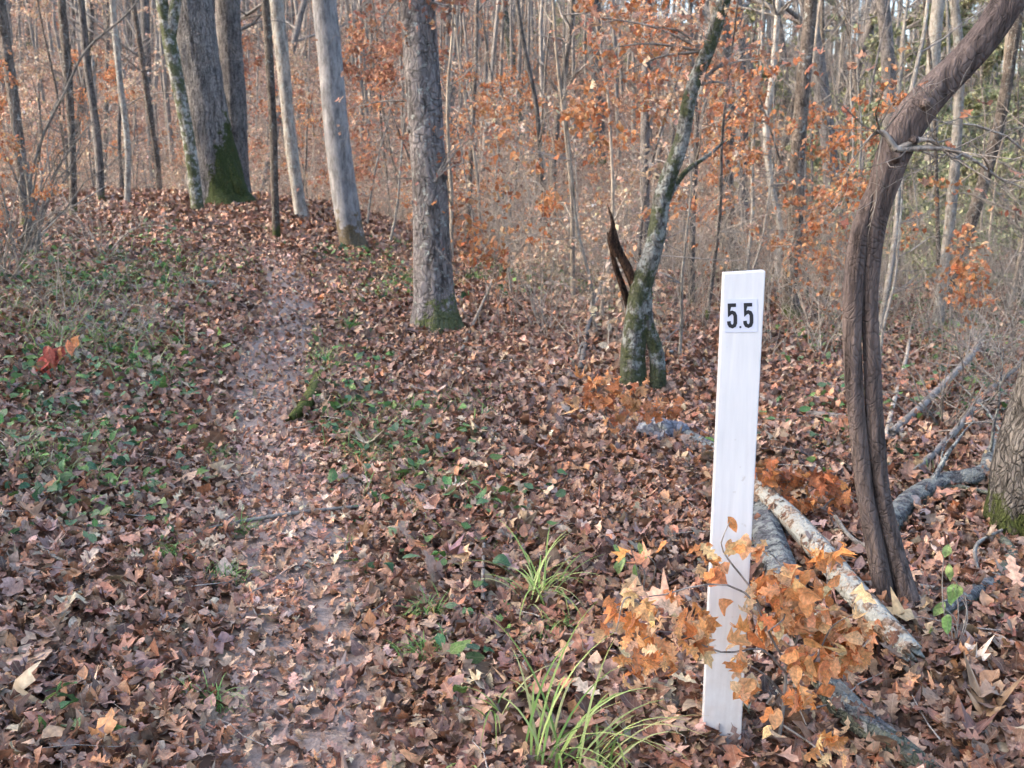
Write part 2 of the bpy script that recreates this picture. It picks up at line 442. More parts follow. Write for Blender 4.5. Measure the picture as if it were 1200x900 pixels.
# ------------------------------------------------------------------ growing wood
def branch(g, mbs, p, d, L, r, lvl, k=5, wander=.25, up=.06, tips=None, kids=(3, 6), ang=(.5, 1.0), lenf=(.35, .6), t0=.25, n=6):
    p = np.array(p, float); d = np.array(d, float); d /= np.linalg.norm(d)
    pts = [p.copy()]; dirs = [d.copy()]
    for i in range(n):
        d = d + g.normal(0, wander / math.sqrt(n) * 1.4, 3) + np.array([0, 0, up / n * 3]); d /= np.linalg.norm(d)
        p = p + d * L / n; pts.append(p.copy()); dirs.append(d.copy())
    rad = r * (1 - np.linspace(0, 1, n + 1) ** 1.2 * .85)
    mbs.tube(pts, rad, k)
    if tips is not None and lvl <= 1:
        for i in range(1, n + 1): tips.append((pts[i], dirs[i], lvl))
    if lvl > 0:
        for c in range(int(g.integers(kids[0], kids[1] + 1))):
            t = g.uniform(t0, .98); i = min(n - 1, int(t * n)); q = pts[i] + (pts[i + 1] - pts[i]) * (t * n - i)
            dd = dirs[i]
            s_ = g.normal(0, 1, 3); s_ -= s_.dot(dd) * dd; s_ /= np.linalg.norm(s_)
            a = g.uniform(*ang)
            nd_ = dd * math.cos(a) + s_ * math.sin(a)
            branch(g, mbs, q, nd_, L * g.uniform(*lenf) * (1.1 - .5 * t), max(r * (1 - t * .7) * .55, .0016), lvl - 1, max(3, k - 1), wander * 1.2, up, tips, kids, ang, lenf, t0, max(3, n - 1))
    return pts, dirs

def smooth_path(P, Rr, n):
    P = np.array([tuple(p) for p in P], float); Rr = np.array(Rr, float)
    s = np.r_[0, np.cumsum(np.linalg.norm(np.diff(P, axis=0), axis=1))]
    m_ = np.gradient(P, s, axis=0)
    q = np.linspace(0, s[-1], n); out = []
    for t in q:
        i = min(len(s) - 2, max(0, int(np.searchsorted(s, t) - 1)))
        h_ = s[i + 1] - s[i]; u = (t - s[i]) / h_
        out.append((2 * u ** 3 - 3 * u ** 2 + 1) * P[i] + (u ** 3 - 2 * u ** 2 + u) * h_ * m_[i] + (-2 * u ** 3 + 3 * u ** 2) * P[i + 1] + (u ** 3 - u ** 2) * h_ * m_[i + 1])
    return np.array(out), np.interp(q, s, Rr), q

def bark_off(pts, rad, k, seed, furrow=.06, lump=.08, flare=0.0, zb=0.0, fl_dir=None):
    """radial multiplier per ring vertex: lumps, furrows and root flare"""
    n = len(pts); ang = np.arange(k) * 2 * PI / k
    o = np.ones((n, k))
    for i in range(n):
        z = pts[i][2]
        for j_ in range(k):
            a = ang[j_]
            c, s_ = math.cos(a), math.sin(a)
            R0 = rad[i]
            f = noise.noise(Vector((c * 2.2, s_ * 2.2, z * .8 + seed))) * lump
            f += noise.noise(Vector((c * 7, s_ * 7, z * 2.0 + seed * 2))) * furrow
            f -= abs(noise.noise(Vector((c * 14, s_ * 14, z * 3.5 + seed)))) * furrow * .8
            if flare > 0:
                zz = max(0.0, z - zb)
                f += flare * math.exp(-zz / (rad[-1] * 2.2 + .08)) * (.55 + .75 * math.sin(a * 4 + seed) ** 2 * (noise.noise(Vector((c, s_, seed))) + .6))
            o[i, j_] = 1 + f
    return o

def hero_trunk(mb, P, Rr, k=28, n=90, seed=0, furrow=.06, lump=.08, flare=0.0):
    pts, rad, q = smooth_path(P, Rr, n)
    off = bark_off(pts, rad, k, seed, furrow, lump, flare, pts[0][2] + .02)
    mb.tube(pts, rad, k, off)
    return pts, rad

def hero_tree(name, label, cat, path, Y, mt, seed, total=14, k=28, n=90, furrow=.06, lump=.08, flare=.3, group=None, limbs=9, extra=None, base=None, twig_mt=None, low_twigs=0):
    """path: [(px, py, width_px)] from base upward at distance Y; continues out of frame to a full bare crown"""
    b0 = base if base is not None else gp(path[0][0], path[0][1])
    if Y is None: Y = b0.y
    P = []; W = []
    for q, (px, py, w_) in enumerate(path):
        v = at(px, py, Y) if q else Vector((b0.x, Y, b0.z))
        P.append(v); W.append(wpx(w_, Y) / 2)
    P[0] = P[0] - Vector((0, 0, .08))
    g = np.random.default_rng(seed)
    t = (P[-1] - P[-2]).normalized()
    cur = P[-1].copy(); r0 = W[-1]; hgt = P[0].z + total - cur.z
    for q in range(6):
        t = (t + Vector((g.normal(0, .06), g.normal(0, .06), .12))).normalized()
        cur = cur + t * hgt / 6; P.append(cur.copy()); W.append(r0 * (1 - (q + 1) / 6.3))
    root = empty(name, b0, label, cat, group)
    mb = MB()
    pts, rad = hero_trunk(mb, P, W, k, n, seed, furrow, lump, flare)
    if extra: extra(mb, P, W, Y)
    mb.build('trunk', mt, root, origin=b0)
    mb = MB()
    for q in range(limbs):
        i = int(n * g.uniform(.45, .93)); a = g.uniform(0, 2 * PI)
        if pts[i][2] < P[len(path) - 1].z + .4: i = int(n * .8)
        branch(g, mb, pts[i], (math.cos(a), math.sin(a), g.uniform(.4, 1.0)), total * g.uniform(.15, .3), rad[i] * .5, 2, 5)
    for q in range(low_twigs):
        i = int(n * g.uniform(.12, .5)); a = g.uniform(0, 2 * PI)
        branch(g, mb, pts[i], (math.cos(a), math.sin(a) * .6, g.uniform(.1, .6)), g.uniform(.4, 1.3), .006, 2, 4)
    if limbs + low_twigs: mb.build('limbs', twig_mt or mt, root, origin=b0)
    return root, pts, rad

def leaves_on(g, tips, n, size, pal, T=BEECH, droop=.6, spread=.06, curl=.6, wid=1.0, origin=None, seed=1):
    if not tips: return None
    mb = MB(); idx = g.integers(0, len(tips), n)
    P = np.array([tips[i][0] for i in idx]) + g.normal(0, spread, (n, 3)) * np.array([1, 1, .6])
    D = np.array([tips[i][1] for i in idx]) + g.normal(0, .7, (n, 3)) + np.array([0, 0, -droop])
    N = np.array([0, 0, 1.0]) + g.normal(0, .55, (n, 3))
    s_ = g.uniform(.65, 1.15, n) * size
    batch(mb, T, P, D, N, s_, pick(pal, n, g, var=.2), curl, seed, wid)
    return mb

# ------------------------------------------------------------------ hero trees
M['heroA'] = bark_mat('grey_brown_blotched_bark', (.12, .105, .10), (.36, .325, .315), crack=.4, moss=.85, moss_h=.42, moss_dir=1.6, lichen=.12, scale=11, bump=.9, var=0)
M['heroB'] = bark_mat('smooth_pale_grey_bark', (.18, .175, .175), (.35, .34, .34), crack=.15, moss=.9, moss_h=.7, scale=9, bump=.35, var=0, mosscol=(.10, .07, .03))
M['heroC'] = bark_mat('furrowed_grey_bark_with_green_moss', (.15, .135, .125), (.42, .395, .375), crack=.6, moss=1, moss_h=1.25, moss_dir=3.0, scale=16, bump=1.0, var=0, stretch=.12, mosscol=(.05, .068, .014))
M['heroN'] = bark_mat('dark_furrowed_mossy_bark', (.07, .06, .05), (.36, .32, .28), moss=1, moss_h=.38, scale=24, crack=.55, bump=1.2, var=0, stretch=.2, mosscol=(.07, .085, .02))
M['vine'] = bark_mat('smooth_purple_brown_bark', (.095, .072, .065), (.24, .185, .165), crack=.25, scale=30, bump=.55, var=0, stretch=.07)
M['rot'] = bark_mat('dark_rotten_wood', (.03, .018, .012), (.16, .09, .06), scale=24, bump=1.0, var=0)

def knots(mb, P, W, Y):
    for px, py, r in ((481, 92, 8), (482, 152, 7), (484, 110, 4), (488, 238, 8), (521, 206, 6)):
        c = at(px, py, Y - .05); rr = wpx(r, Y) / 2
        mb.tube([c + Vector((0, .03, -.02)), c + Vector((-.01, 0, 0)), c + Vector((-.015, -.01, .02)), c + Vector((-.01, 0, .06))], [rr * 1.2, rr * 1.3, rr, rr * .2], 8)
rootA, ptsA, _ = hero_tree('broadleaf_tree', 'stout grey tree with blotchy knotted bark standing right of the trail', 'tree',
    [(511, 386, 58), (509, 345, 47), (507, 300, 44), (504, 230, 42), (499, 150, 41), (493, 60, 39), (489, 0, 38), (486, -60, 37)], None, M['heroA'], 11, total=17, n=130, k=36, flare=.55, extra=knots, lump=.09)
hero_tree('broadleaf_tree', 'smooth pale blue-grey tree with a brown rotted foot, uphill of the stout knotted tree', 'tree',
    [(416, 290, 30), (408, 255, 30), (400, 200, 29), (393, 140, 28), (387, 70, 27), (380, 0, 27), (376, -50, 26)], None, M['heroB'], 12, total=18, flare=.25, lump=.04, furrow=.02)
def buttress(mb, P, W, Y):
    b_ = gp(296, 239)
    q = [at(262, 150, Y - .1), at(268, 195, Y - .15), at(280, 222, Y - .2), Vector((b_.x, Y - .25, h1(b_.x, Y - .25) - .05))]
    pts, rad, _ = smooth_path(q, [.06, .16, .17, .05], 20)
    mb.tube(pts, rad, 14, bark_off(pts, rad, 14, 3, .05, .1))
    b_ = gp(228, 236)
    q = [at(240, 170, Y), at(236, 215, Y - .1), Vector((b_.x + .2, Y - .2, h1(b_.x + .2, Y - .2) - .05))]
    pts, rad, _ = smooth_path(q, [.2, .3, .12], 14)
    mb.tube(pts, rad, 14, bark_off(pts, rad, 14, 5, .05, .1))
hero_tree('broadleaf_tree', 'massive furrowed tree with bright green moss up its spreading right-hand root on the crest', 'tree',
    [(259, 236, 66), (254, 215, 60), (247, 170, 54), (238, 110, 50), (231, 60, 48), (224, 0, 47), (220, -50, 45)], None, M['heroC'], 13, total=22, n=110, k=40, flare=.35, furrow=.09, extra=buttress)
bC = gp(259, 236)
hero_tree('broadleaf_tree', 'straight grey tree standing close behind the massive mossy tree', 'tree',
    [(278, 226, 32), (276, 180, 30), (272, 100, 29), (268, 30, 28), (267, 0, 28), (265, -50, 27)], bC.y + 1.4, M['grey'], 14, total=20, base=Vector((at(278, 226, bC.y + 1.4).x, bC.y + 1.4, h1(at(278, 226, bC.y + 1.4).x, bC.y + 1.4))))
def forkD(mb, P, W, Y):
    pts, rad, _ = smooth_path([at(200, 45, Y), at(203, 20, Y), at(208, -10, Y), at(214, -60, Y), at(222, -140, Y)], [.09, .1, .09, .07, .02], 30)
    mb.tube(pts, rad, 10)
hero_tree('slender_tree', 'slim forked tree with a green mossy foot just left of the massive mossy tree', 'tree',
    [(232, 250, 15), (229, 220, 14), (222, 170, 14), (212, 115, 15), (201, 60, 17), (193, 20, 13), (184, -30, 12)], None, M['mossy'], 15, total=12, extra=forkD, flare=.15)
for (pth, lab, mt_, sd, tot) in [
    ([(324, 277, 9), (322, 220, 9), (320, 150, 9), (315, 60, 9), (311, 0, 9)], 'thin straight sapling rising between the massive mossy tree and the pale blue-grey tree', 'brown', 16, 8),
    ([(354, 256, 16), (348, 220, 14), (339, 150, 14), (331, 70, 15), (324, 0, 15)], 'slim pale-sided tree just left of the smooth pale blue-grey tree', 'pale', 17, 12),
    ([(34, 268, 18), (28, 220, 13), (20, 150, 12), (8, 60, 12), (0, 0, 12)], 'slim dark tree leaning out at the left edge of the picture', 'brown', 18, 10),
    ([(118, 236, 9), (115, 170, 9), (103, 80, 8), (95, 0, 8)], 'slender sapling with a slight lean behind the bare arching bush', 'grey', 19, 9),
    ([(86, 255, 9), (84, 160, 8), (79, 80, 10), (72, 0, 9)], 'straight thin sapling behind the bare arching bush, one nearer the left edge', 'brown', 20, 9),
    ([(931, 372, 26), (925, 345, 19), (931, 280, 18), (935, 180, 17), (942, 90, 16), (949, 20, 14), (953, -30, 14)], 'dark slim tree with moss-ringed foot directly right of the white post', 'brown', 21, 12),
    ([(857, 318, 27), (850, 260, 24), (848, 190, 22), (850, 120, 22), (846, 60, 21), (842, 0, 21)], 'thick brown tree partly hidden behind the top of the white post', 'brown', 22, 16),
    ([(1098, 384, 15), (1106, 320, 12), (1116, 230, 12), (1122, 150, 11), (1124, 60, 11), (1118, 0, 10)], 'sunlit pale sapling with a kinked foot right of the twisted tree', 'pale', 23, 11),
    ([(1086, 300, 16), (1088, 220, 15), (1092, 120, 15), (1096, 40, 14), (1100, 0, 14)], 'whitish straight tree showing under the bend of the twisted tree', 'pale', 24, 15),
    ([(1046, 330, 19), (1045, 230, 17), (1043, 150, 17), (1040, 60, 15), (1034, 0, 14)], 'grey tree standing behind the twisted tree', 'grey', 25, 15),
    ([(1104, 352, 16), (1128, 290, 14), (1152, 215, 14), (1172, 140, 13), (1186, 60, 12), (1195, 0, 12)], 'brown tree leaning to the right near the right edge', 'brown', 26, 13),
    ([(612, 165, 13), (604, 110, 11), (597, 50, 9), (589, 0, 9)], 'dark mossy-footed slim tree on the lower hillside beyond the stout knotted tree', 'mossy', 27, 11),
    ([(763, 345, 13), (756, 250, 11), (756, 150, 11), (757, 60, 11), (758, 0, 11)], 'straight grey sapling rising just behind the crooked lichened tree', 'grey', 28, 11),
    ([(702, 190, 19), (699, 120, 17), (697, 50, 16), (695, 0, 16)], 'grey-brown tree on the hillside left of the crooked lichened tree', 'grey', 29, 15),
    ([(1160, 290, 10), (1168, 200, 9), (1178, 110, 9), (1187, 0, 9)], 'thin tan sapling beside the tree leaning to the right', 'tan', 30, 9),
    ([(910, 330, 8), (914, 270, 7), (903, 210, 7), (898, 150, 8), (905, 90, 7), (912, 0, 6)], 'crooked whitish sapling between the white post and the dark slim tree', 'pale', 31, 8),
    ([(148, 240, 7), (150, 180, 7), (140, 90, 7), (132, 0, 7)], 'very thin pale sapling left of the slim forked tree', 'pale', 32, 8),
    ([(182, 226, 10), (176, 150, 9), (172, 70, 9), (170, 0, 9)], 'dark thin tree between the thin pale sapling and the slim forked tree', 'grey', 33, 12),
]:
    hero_tree('slender_tree', lab, 'tree', pth, None, M[mt_], sd, total=tot, k=14, n=60, flare=.2, limbs=6, low_twigs=5, twig_mt=M['twig'])

# crooked lichened tree with broken dark stub and hollow foot
bH = gp(752, 455)
def crook(mb, P, W, Y):
    q = [gp(768, 452) - Vector((0, 0, .05)), at(768, 410, Y), at(757, 375, Y), at(754, 340, Y)]
    q[0].y = Y
    pts, rad, _ = smooth_path(q, [.07, .055, .05, .06], 24)
    mb.tube(pts, rad, 14, bark_off(pts, rad, 14, 8, .08, .15))
    pts, rad, _ = smooth_path([at(776, 245, Y), at(800, 205, Y + .1), at(835, 178, Y + .2), at(852, 163, Y + .3)], [.03, .02, .014, .006], 16)
    mb.tube(pts, rad, 7)
rootH, _, _ = hero_tree('crooked_tree', 'crooked lichen-spotted tree with a hollow split foot, leaning right behind the white post', 'tree',
    [(742, 456, 32), (741, 420, 28), (745, 375, 27), (751, 335, 25), (767, 285, 22), (778, 225, 20), (799, 165, 18), (811, 105, 17), (831, 55, 16), (848, 0, 16), (862, -50, 16)], None, M['mossy'], 40, total=9, n=110, k=24, lump=.16, furrow=.1, flare=.3, extra=crook, low_twigs=3, twig_mt=M['twig'])
mb = MB(); YH = bH.y
pts, rad, _ = smooth_path([at(746, 345, YH - .02), at(737, 318, YH - .04), at(724, 290, YH - .05), at(719, 268, YH - .05), at(715, 247, YH - .05)], [.035, .04, .034, .018, .004], 30)
mb.tube(pts, rad, 12, bark_off(pts, rad, 12, 5, .2, .35))
pts, rad, _ = smooth_path([at(742, 375, YH), at(731, 340, YH), at(720, 308, YH), at(712, 272, YH)], [.022, .028, .02, .006], 16)
mb.tube(pts, rad, 8, bark_off(pts, rad, 8, 6, .2, .3))
pts, rad, _ = smooth_path([at(724, 300, YH - .05), at(716, 282, YH - .06), at(718, 262, YH - .07), at(712, 240, YH - .07)], [.03, .034, .018, .004], 16)
mb.tube(pts, rad, 8, bark_off(pts, rad, 8, 16, .25, .4))
mb.build('broken_stub', M['rot'], rootH, origin=rootH.location)

# right-edge mossy tree
hero_tree('broadleaf_tree', 'thick rough-barked tree with a yellow-green mossy foot cut off by the right edge', 'tree',
    [(1216, 628, 118), (1220, 590, 116), (1228, 530, 112), (1244, 450, 96), (1262, 350, 88), (1286, 200, 80), (1308, 0, 76)], None, M['heroN'], 41, total=16, n=130, k=44, furrow=.12, lump=.1, flare=.35)

# twisted tree: two strands side by side joining into a bent trunk
bV = gp(1058, 712); YV = bV.y
rootV = empty('twisted_tree', bV, 'twisted purple-brown tree of two grown-together stems bending far to the right', 'tree')
mb = MB()
def pxpath(L_, Y, dY=0): return [at(a, c, Y + dY) for a, c, *_ in L_]
left = [(1046, 712), (1022, 640), (1008, 560), (1000, 480), (996, 400), (998, 330), (1006, 270), (1022, 215), (1040, 170), (1066, 128)]
right = [(1080, 722), (1052, 655), (1034, 580), (1026, 500), (1022, 420), (1018, 350), (1023, 290), (1038, 235), (1056, 190), (1072, 150)]
left = [(1046, 712), (1022, 640), (1008, 560), (1000, 480), (996, 400), (998, 330), (1005, 275), (1018, 232), (1034, 200)]
P = pxpath(left, YV); P[0] = gp(1046, 714) - Vector((0, 0, .06)); P[-1] += Vector((0, .01, 0))
P = [p_ + Vector((wpx(3, YV) if 0 < i_ < 8 else 0, 0, 0)) for i_, p_ in enumerate(P)]
pts, rad, _ = smooth_path(P, [wpx(w_, YV) / 2 for w_ in (28, 22, 21, 22, 22, 23, 23, 20, 10)], 150)
mb.tube(pts, rad, 26, bark_off(pts, rad, 26, 31, .13, .2, .25, pts[0][2]))
up_ = [(1080, 722, 32), (1052, 655, 25), (1034, 580, 22), (1026, 500, 23), (1022, 420, 22), (1019, 350, 22), (1021, 300, 26), (1027, 250, 33), (1038, 207, 41), (1050, 172, 45), (1070, 136, 46), (1097, 104, 42), (1127, 74, 40), (1156, 40, 41), (1182, 0, 42), (1205, -45, 40), (1225, -110, 38), (1235, -220, 34), (1240, -400, 28)]
P = pxpath(up_, YV); W_ = [wpx(w_, YV) / 2 * .87 for _, _, w_ in up_]; P[0] = gp(1080, 726) - Vector((0, 0, .06))
P += [P[-1] + Vector((.1, .1, .8)), P[-1] + Vector((.3, .3, 2.0)), P[-1] + Vector((.5, .2, 3.5))]; W_ += [.06, .04, .015]
pts, rad, _ = smooth_path(P, W_, 340)
mb.tube(pts, rad, 32, bark_off(pts, rad, 32, 33, .11, .17, .2, pts[0][2]))
for px, py, r in ((1085, 122, 14), (1050, 185, 12), (1070, 165, 10)):
    c = at(px, py, YV - .05); rr = wpx(r, YV) / 2
    mb.tube([c + Vector((0, .05, 0)), c, c + Vector((.005, -.012, .004)), c + Vector((.006, -.018, .006))], [rr, rr * 1.1, rr * .8, rr * .1], 10)
mb.build('trunk', M['vine'], rootV, origin=bV)
mb = MB(); g = np.random.default_rng(5)
for q in range(9):
    i = int(280 + q * 6); branch(g, mb, pts[i], (g.normal(), g.normal(), .8), 1.4, .015, 2)
mb.build('limbs', M['vine'], rootV, origin=bV)

# ------------------------------------------------------------------ mile post
pb = gp(845, 879); PYW = -R(9)
top = at(872.5, 318, pb.y + .07)
Lp = (top - pb).length
root = empty('mile_post', pb, 'upright white painted post with a black 5.5 near its top', 'post')
ax = (top - pb).normalized()
def post_pt(u, v, w):    # u right, v out of the face, w up along the post
    r_ = Vector((math.cos(PYW), math.sin(PYW), 0)); r_ = (r_ - ax * r_.dot(ax)).normalized(); f_ = r_.cross(ax)
    return r_ * u + f_ * v + ax * w
HW = wpx(49, pb.y, 600) / 2 * 1.02; HW = .5 * (48 / FPX) * ((top - CAM).dot(FW))
m, nt, b = mat('white_post_paint'); L = nt.links
tc = nt.nodes.new('ShaderNodeTexCoord')
mp = nd(nt, 'ShaderNodeMapping'); mp.inputs['Scale'].default_value = (1, 1, .06); L.new(tc.outputs['Object'], mp.inputs[0])
n1 = nd(nt, 'ShaderNodeTexNoise', Scale=70.0, Detail=5.0); L.new(mp.outputs[0], n1.inputs['Vector'])
n2 = nd(nt, 'ShaderNodeTexNoise', Scale=9.0, Detail=6.0, Roughness=.7); L.new(tc.outputs['Object'], n2.inputs['Vector'])
sx = nt.nodes.new('ShaderNodeSeparateXYZ'); L.new(tc.outputs['Object'], sx.inputs[0])
dirt = ramp(nt, math_(nt, 'ADD', math_(nt, 'MULTIPLY', sx.outputs[2], -1.2), math_(nt, 'MULTIPLY', n2.outputs['Fac'], 1.0)), [(.12, (0, 0, 0)), (.7, (1, 1, 1))])
c_ = mix(nt, n1.outputs['Fac'], (.56, .57, .59), (.77, .775, .79))
n6 = nd(nt, 'ShaderNodeTexNoise', Scale=38.0, Detail=2.0); L.new(tc.outputs['Object'], n6.inputs['Vector'])
c_ = mix(nt, ramp(nt, n6.outputs['Fac'], [(.70, (0, 0, 0)), (.76, (.5, .5, .5))]), c_, (.42, .38, .33))
L.new(mix(nt, math_(nt, 'MULTIPLY', dirt, .55), c_, (.36, .28, .22)), b.inputs['Base Color'])
b.inputs['Roughness'].default_value = .42
bp = nd(nt, 'ShaderNodeBump', Strength=.25, Distance=.003); L.new(n1.outputs['Fac'], bp.inputs['Height']); L.new(bp.outputs[0], b.inputs['Normal'])
M['post'] = m
import bmesh
def bevel_box(name, corners, mt, parent, bev):
    bm = bmesh.new(); vs = [bm.verts.new(c) for c in corners]
    for f in [(0, 1, 3, 2), (4, 6, 7, 5), (0, 4, 5, 1), (2, 3, 7, 6), (0, 2, 6, 4), (1, 5, 7, 3)]: bm.faces.new([vs[i] for i in f])
    bmesh.ops.recalc_face_normals(bm, faces=bm.faces)
    bmesh.ops.bevel(bm, geom=bm.edges, offset=bev, segments=3, affect='EDGES', profile=.6)
    me = bpy.data.meshes.new(name); bm.to_mesh(me); bm.free(); me.materials.append(mt)
    o = bpy.data.objects.new(name, me); C.objects.link(o); o.parent = parent; return o
TH = .085
cs = []
for w in (0, 1):
    for v in (-TH, 0):
        for u in (-HW, HW):
            ww_ = -.12 if w == 0 else Lp + (u / HW) * .0045 - .002
            cs.append(post_pt(u, v, ww_))
bevel_box('post_body', cs, M['post'], root, .0035)
m, nt, b = mat('pale_lavender_sticker'); b.inputs['Base Color'].default_value = (.62, .65, .76, 1); b.inputs['Roughness'].default_value = .35; M['stick'] = m
m, nt, b = mat('black_sticker_ink'); b.inputs['Base Color'].default_value = (.012, .012, .018, 1); b.inputs['Roughness'].default_value = .4; M['ink'] = m
pxm = HW * 2 / 48.5          # metres per photo pixel on the post face
tw = R(3.2)
def stick_pt(u, w, v):     # sticker-local metres, centred
    uu = u * math.cos(tw) - w * math.sin(tw); w2 = u * math.sin(tw) + w * math.cos(tw)
    return post_pt(uu - 1.5 * pxm, v, Lp - 52.5 * pxm + w2)
FIVE0 = [(26, 55), (6.5, 55), (5.2, 33), (8.5, 36.6), (14.5, 38), (20, 36), (23.4, 30), (23.6, 20), (23.4, 12), (20.5, 6.3), (14.5, 4), (8.5, 6), (5.2, 11), (4.6, 17)]
FIVE = [(14.3 + (a - 14.3) * .80, c_) for a, c_ in FIVE0]
def ribbon(P2, hw, map_, z0, z1, name, mt, parent):
    P2 = np.array(P2, float); n = len(P2)
    d = np.diff(P2, axis=0); d /= np.linalg.norm(d, axis=1)[:, None]
    nn = np.stack([-d[:, 1], d[:, 0]], -1); bb = []
    for i in range(n):
        if i == 0: m_ = nn[0]
        elif i == n - 1: m_ = nn[-1]
        else:
            m_ = nn[i - 1] + nn[i]; m_ /= np.linalg.norm(m_); m_ = m_ / max(.6, m_.dot(nn[i]))
        bb.append(m_)
    bb = np.array(bb); Lf = P2 + bb * hw; Rt = P2 - bb * hw
    V = []
    for i in range(n):
        V += [tuple(map_(*Lf[i], z0)), tuple(map_(*Rt[i], z0)), tuple(map_(*Lf[i], z1)), tuple(map_(*Rt[i], z1))]
    F = []
    for i in range(n - 1):
        a = i * 4; c = a + 4
        F += [(a + 2, a + 3, c + 3, c + 2), (a, c, c + 1, a + 1), (a, a + 2, c + 2, c), (a + 1, c + 1, c + 3, a + 3)]
    F += [(0, 1, 3, 2), ((n - 1) * 4, (n - 1) * 4 + 2, (n - 1) * 4 + 3, (n - 1) * 4 + 1)]
    mb = MB(); mb.add(V, F); return mb.build(name, mt, parent, smooth=False)
sw, sh = 19 * pxm, 40 * pxm
for q, ux in enumerate((-9.6 * pxm, 9.6 * pxm)):
    cs = [stick_pt(ux + u, w, v) for w in (-sh / 2, sh / 2) for v in (.0004, .0016) for u in (-sw / 2, sw / 2)]
    st = bevel_box('number_sticker', cs, M['stick'], root, .0003)
    s_ = 29.5 * pxm / 59
    off = (ux - 14.3 * s_ + (-.9 if q == 0 else -1.3) * pxm, -29.5 * s_)
    ribbon(FIVE, 4.3, lambda u, w, v, off=off, s_=s_: stick_pt(off[0] + u * s_, off[1] + w * s_, v), .0019, .0027, 'digit', M['ink'], st)
    if q == 0:
        cx_ = -1.0 * pxm
        ribbon([(cx_ - 1.1 * pxm, -13.6 * pxm), (cx_ + 1.1 * pxm, -13.6 * pxm)], 1.2 * pxm, lambda u, w, v: stick_pt(u, w, v), .0019, .0027, 'decimal_point', M['ink'], st)

# ------------------------------------------------------------------ fallen logs and sticks
def log(name, label, pts_px, wpx_, mt, seed, cat='log', k=18, n=50, lift=.028, group=None, tw=0, lump=.16, ends=True):
    P = []; W_ = []
    for q_, a in enumerate(pts_px):
        px, py = a[0], a[1]; ex = a[2] if len(a) > 2 else 0
        p = gp(px, py); d_ = (p - CAM).length
        w_ = (wpx_[q_] if isinstance(wpx_, (list, tuple)) else wpx_) / FPX * d_ / 2
        p = p + (CAM - p).normalized() * (ex + w_ * .9)
        p.z = max(p.z, h1(p.x, p.y) + w_ * .5) + lift
        P.append(p); W_.append(w_)
    base = P[0].copy()
    mb = MB()
    pts, rad, _ = smooth_path(P, W_, n)
    if ends:
        pts = np.vstack([pts[0] + (pts[0] - pts[1]) * .01, pts, pts[-1] + (pts[-1] - pts[-2]) * .01]); rad = np.r_[rad[0] * .02, rad, rad[-1] * .02]
    mb.tube(pts, rad, k, bark_off(pts, rad, k, seed, .1, lump))
    if ends:
        V = mb.v[-1]; nr_ = len(pts)
        for e_, c_ in ((1, 0), (nr_ - 2, nr_ - 1)):
            tg = pts[e_] - pts[e_ + (1 if e_ == 1 else -1)]; tg = tg / np.linalg.norm(tg); w0 = rad[e_]
            for j_ in range(k): V[e_ * k + j_] += tg * w0 * (noise.noise(Vector((j_ * .9, seed, e_))) * 2.4)
            V[c_ * k:(c_ + 1) * k] -= tg * w0 * .8
    ONLOG.extend((pts[i_], rad[i_]) for i_ in range(3, len(pts) - 3))
    g = np.random.default_rng(seed)
    if not tw:
        o = mb.build(name, mt, None, origin=base, loc=base); return tag(o, label, cat, group)
    root = empty(name, base, label, cat, group)
    mb.build('stem', mt, root, origin=base)
    m2 = MB()
    for q_ in range(tw):
        i = int(len(pts) * g.uniform(.2, .95)); d = pts[min(i + 1, len(pts) - 1)] - pts[i - 1]; d /= np.linalg.norm(d)
        s_ = g.normal(0, 1, 3); s_[2] = abs(s_[2]) * .9; s_ /= np.linalg.norm(s_)
        branch(g, m2, pts[i], d * .6 + s_, g.uniform(.25, .75) , max(.0035, rad[i] * .3), 2, 4, kids=(2, 4), up=.02)
    m2.build('twigs', mt, root, origin=base)
    return root

log('fallen_log', 'peeled tan and white log slanting down to the right behind the white post', [(884, 592), (925, 634), (968, 682), (1012, 736), (1068, 796)], [20, 24, 26, 26, 21], M['bare_wood'], 61, n=70, k=24, lift=.085)
log('fallen_log', 'dark grey lichened log lying under the peeled tan log', [(800, 512), (838, 535), (868, 560), (886, 600), (904, 650), (926, 705), (948, 752)], [16, 21, 27, 33, 37, 38, 32], M['log'], 62, n=70, k=24, lump=.3, lift=.0)
log('fallen_log', 'short weathered grey and tan log running out of the bottom of the picture', [(966, 812), (985, 838), (1016, 866), (1062, 900), (1100, 930)], [24, 32, 28, 24, 20], M['log'], 63, n=60, k=24, lump=.25, lift=.04)
log('fallen_branch', 'lichen-spotted limb propped against the mossy foot of the right-edge tree', [(1040, 628), (1075, 592), (1110, 572, .03), (1142, 566, .08), (1160, 540, .15), (1182, 500, .2)], [24, 24, 22, 20, 14, 9], M['log'], 64, 'branch', n=60, tw=7)
log('fallen_branch', 'curved grey branch lying right of the green-leaved seedling', [(1100, 726), (1140, 705), (1170, 685), (1184, 662), (1176, 642)], [15, 17, 17, 15, 11], M['log'], 65, 'branch', k=14)
log('fallen_branch', 'short grey branch end dropping to the right edge', [(1180, 655), (1190, 685), (1206, 722)], [13, 13, 12], M['log'], 66, 'branch', k=12)
log('fallen_branch', 'slim dark branch lying across the ground far behind the twisted tree', [(890, 472), (930, 488), (970, 494), (1030, 498)], [6, 8, 9, 7], M['twig'], 67, 'branch', k=8)
log('fallen_branch', 'bare greyish dead branch with many twigs lying behind the twisted tree', [(1045, 512, .1), (1080, 480, .25), (1110, 450, .35), (1150, 400, .5)], [9, 8, 7, 5], M['twig'], 68, 'branch', k=8, tw=16)
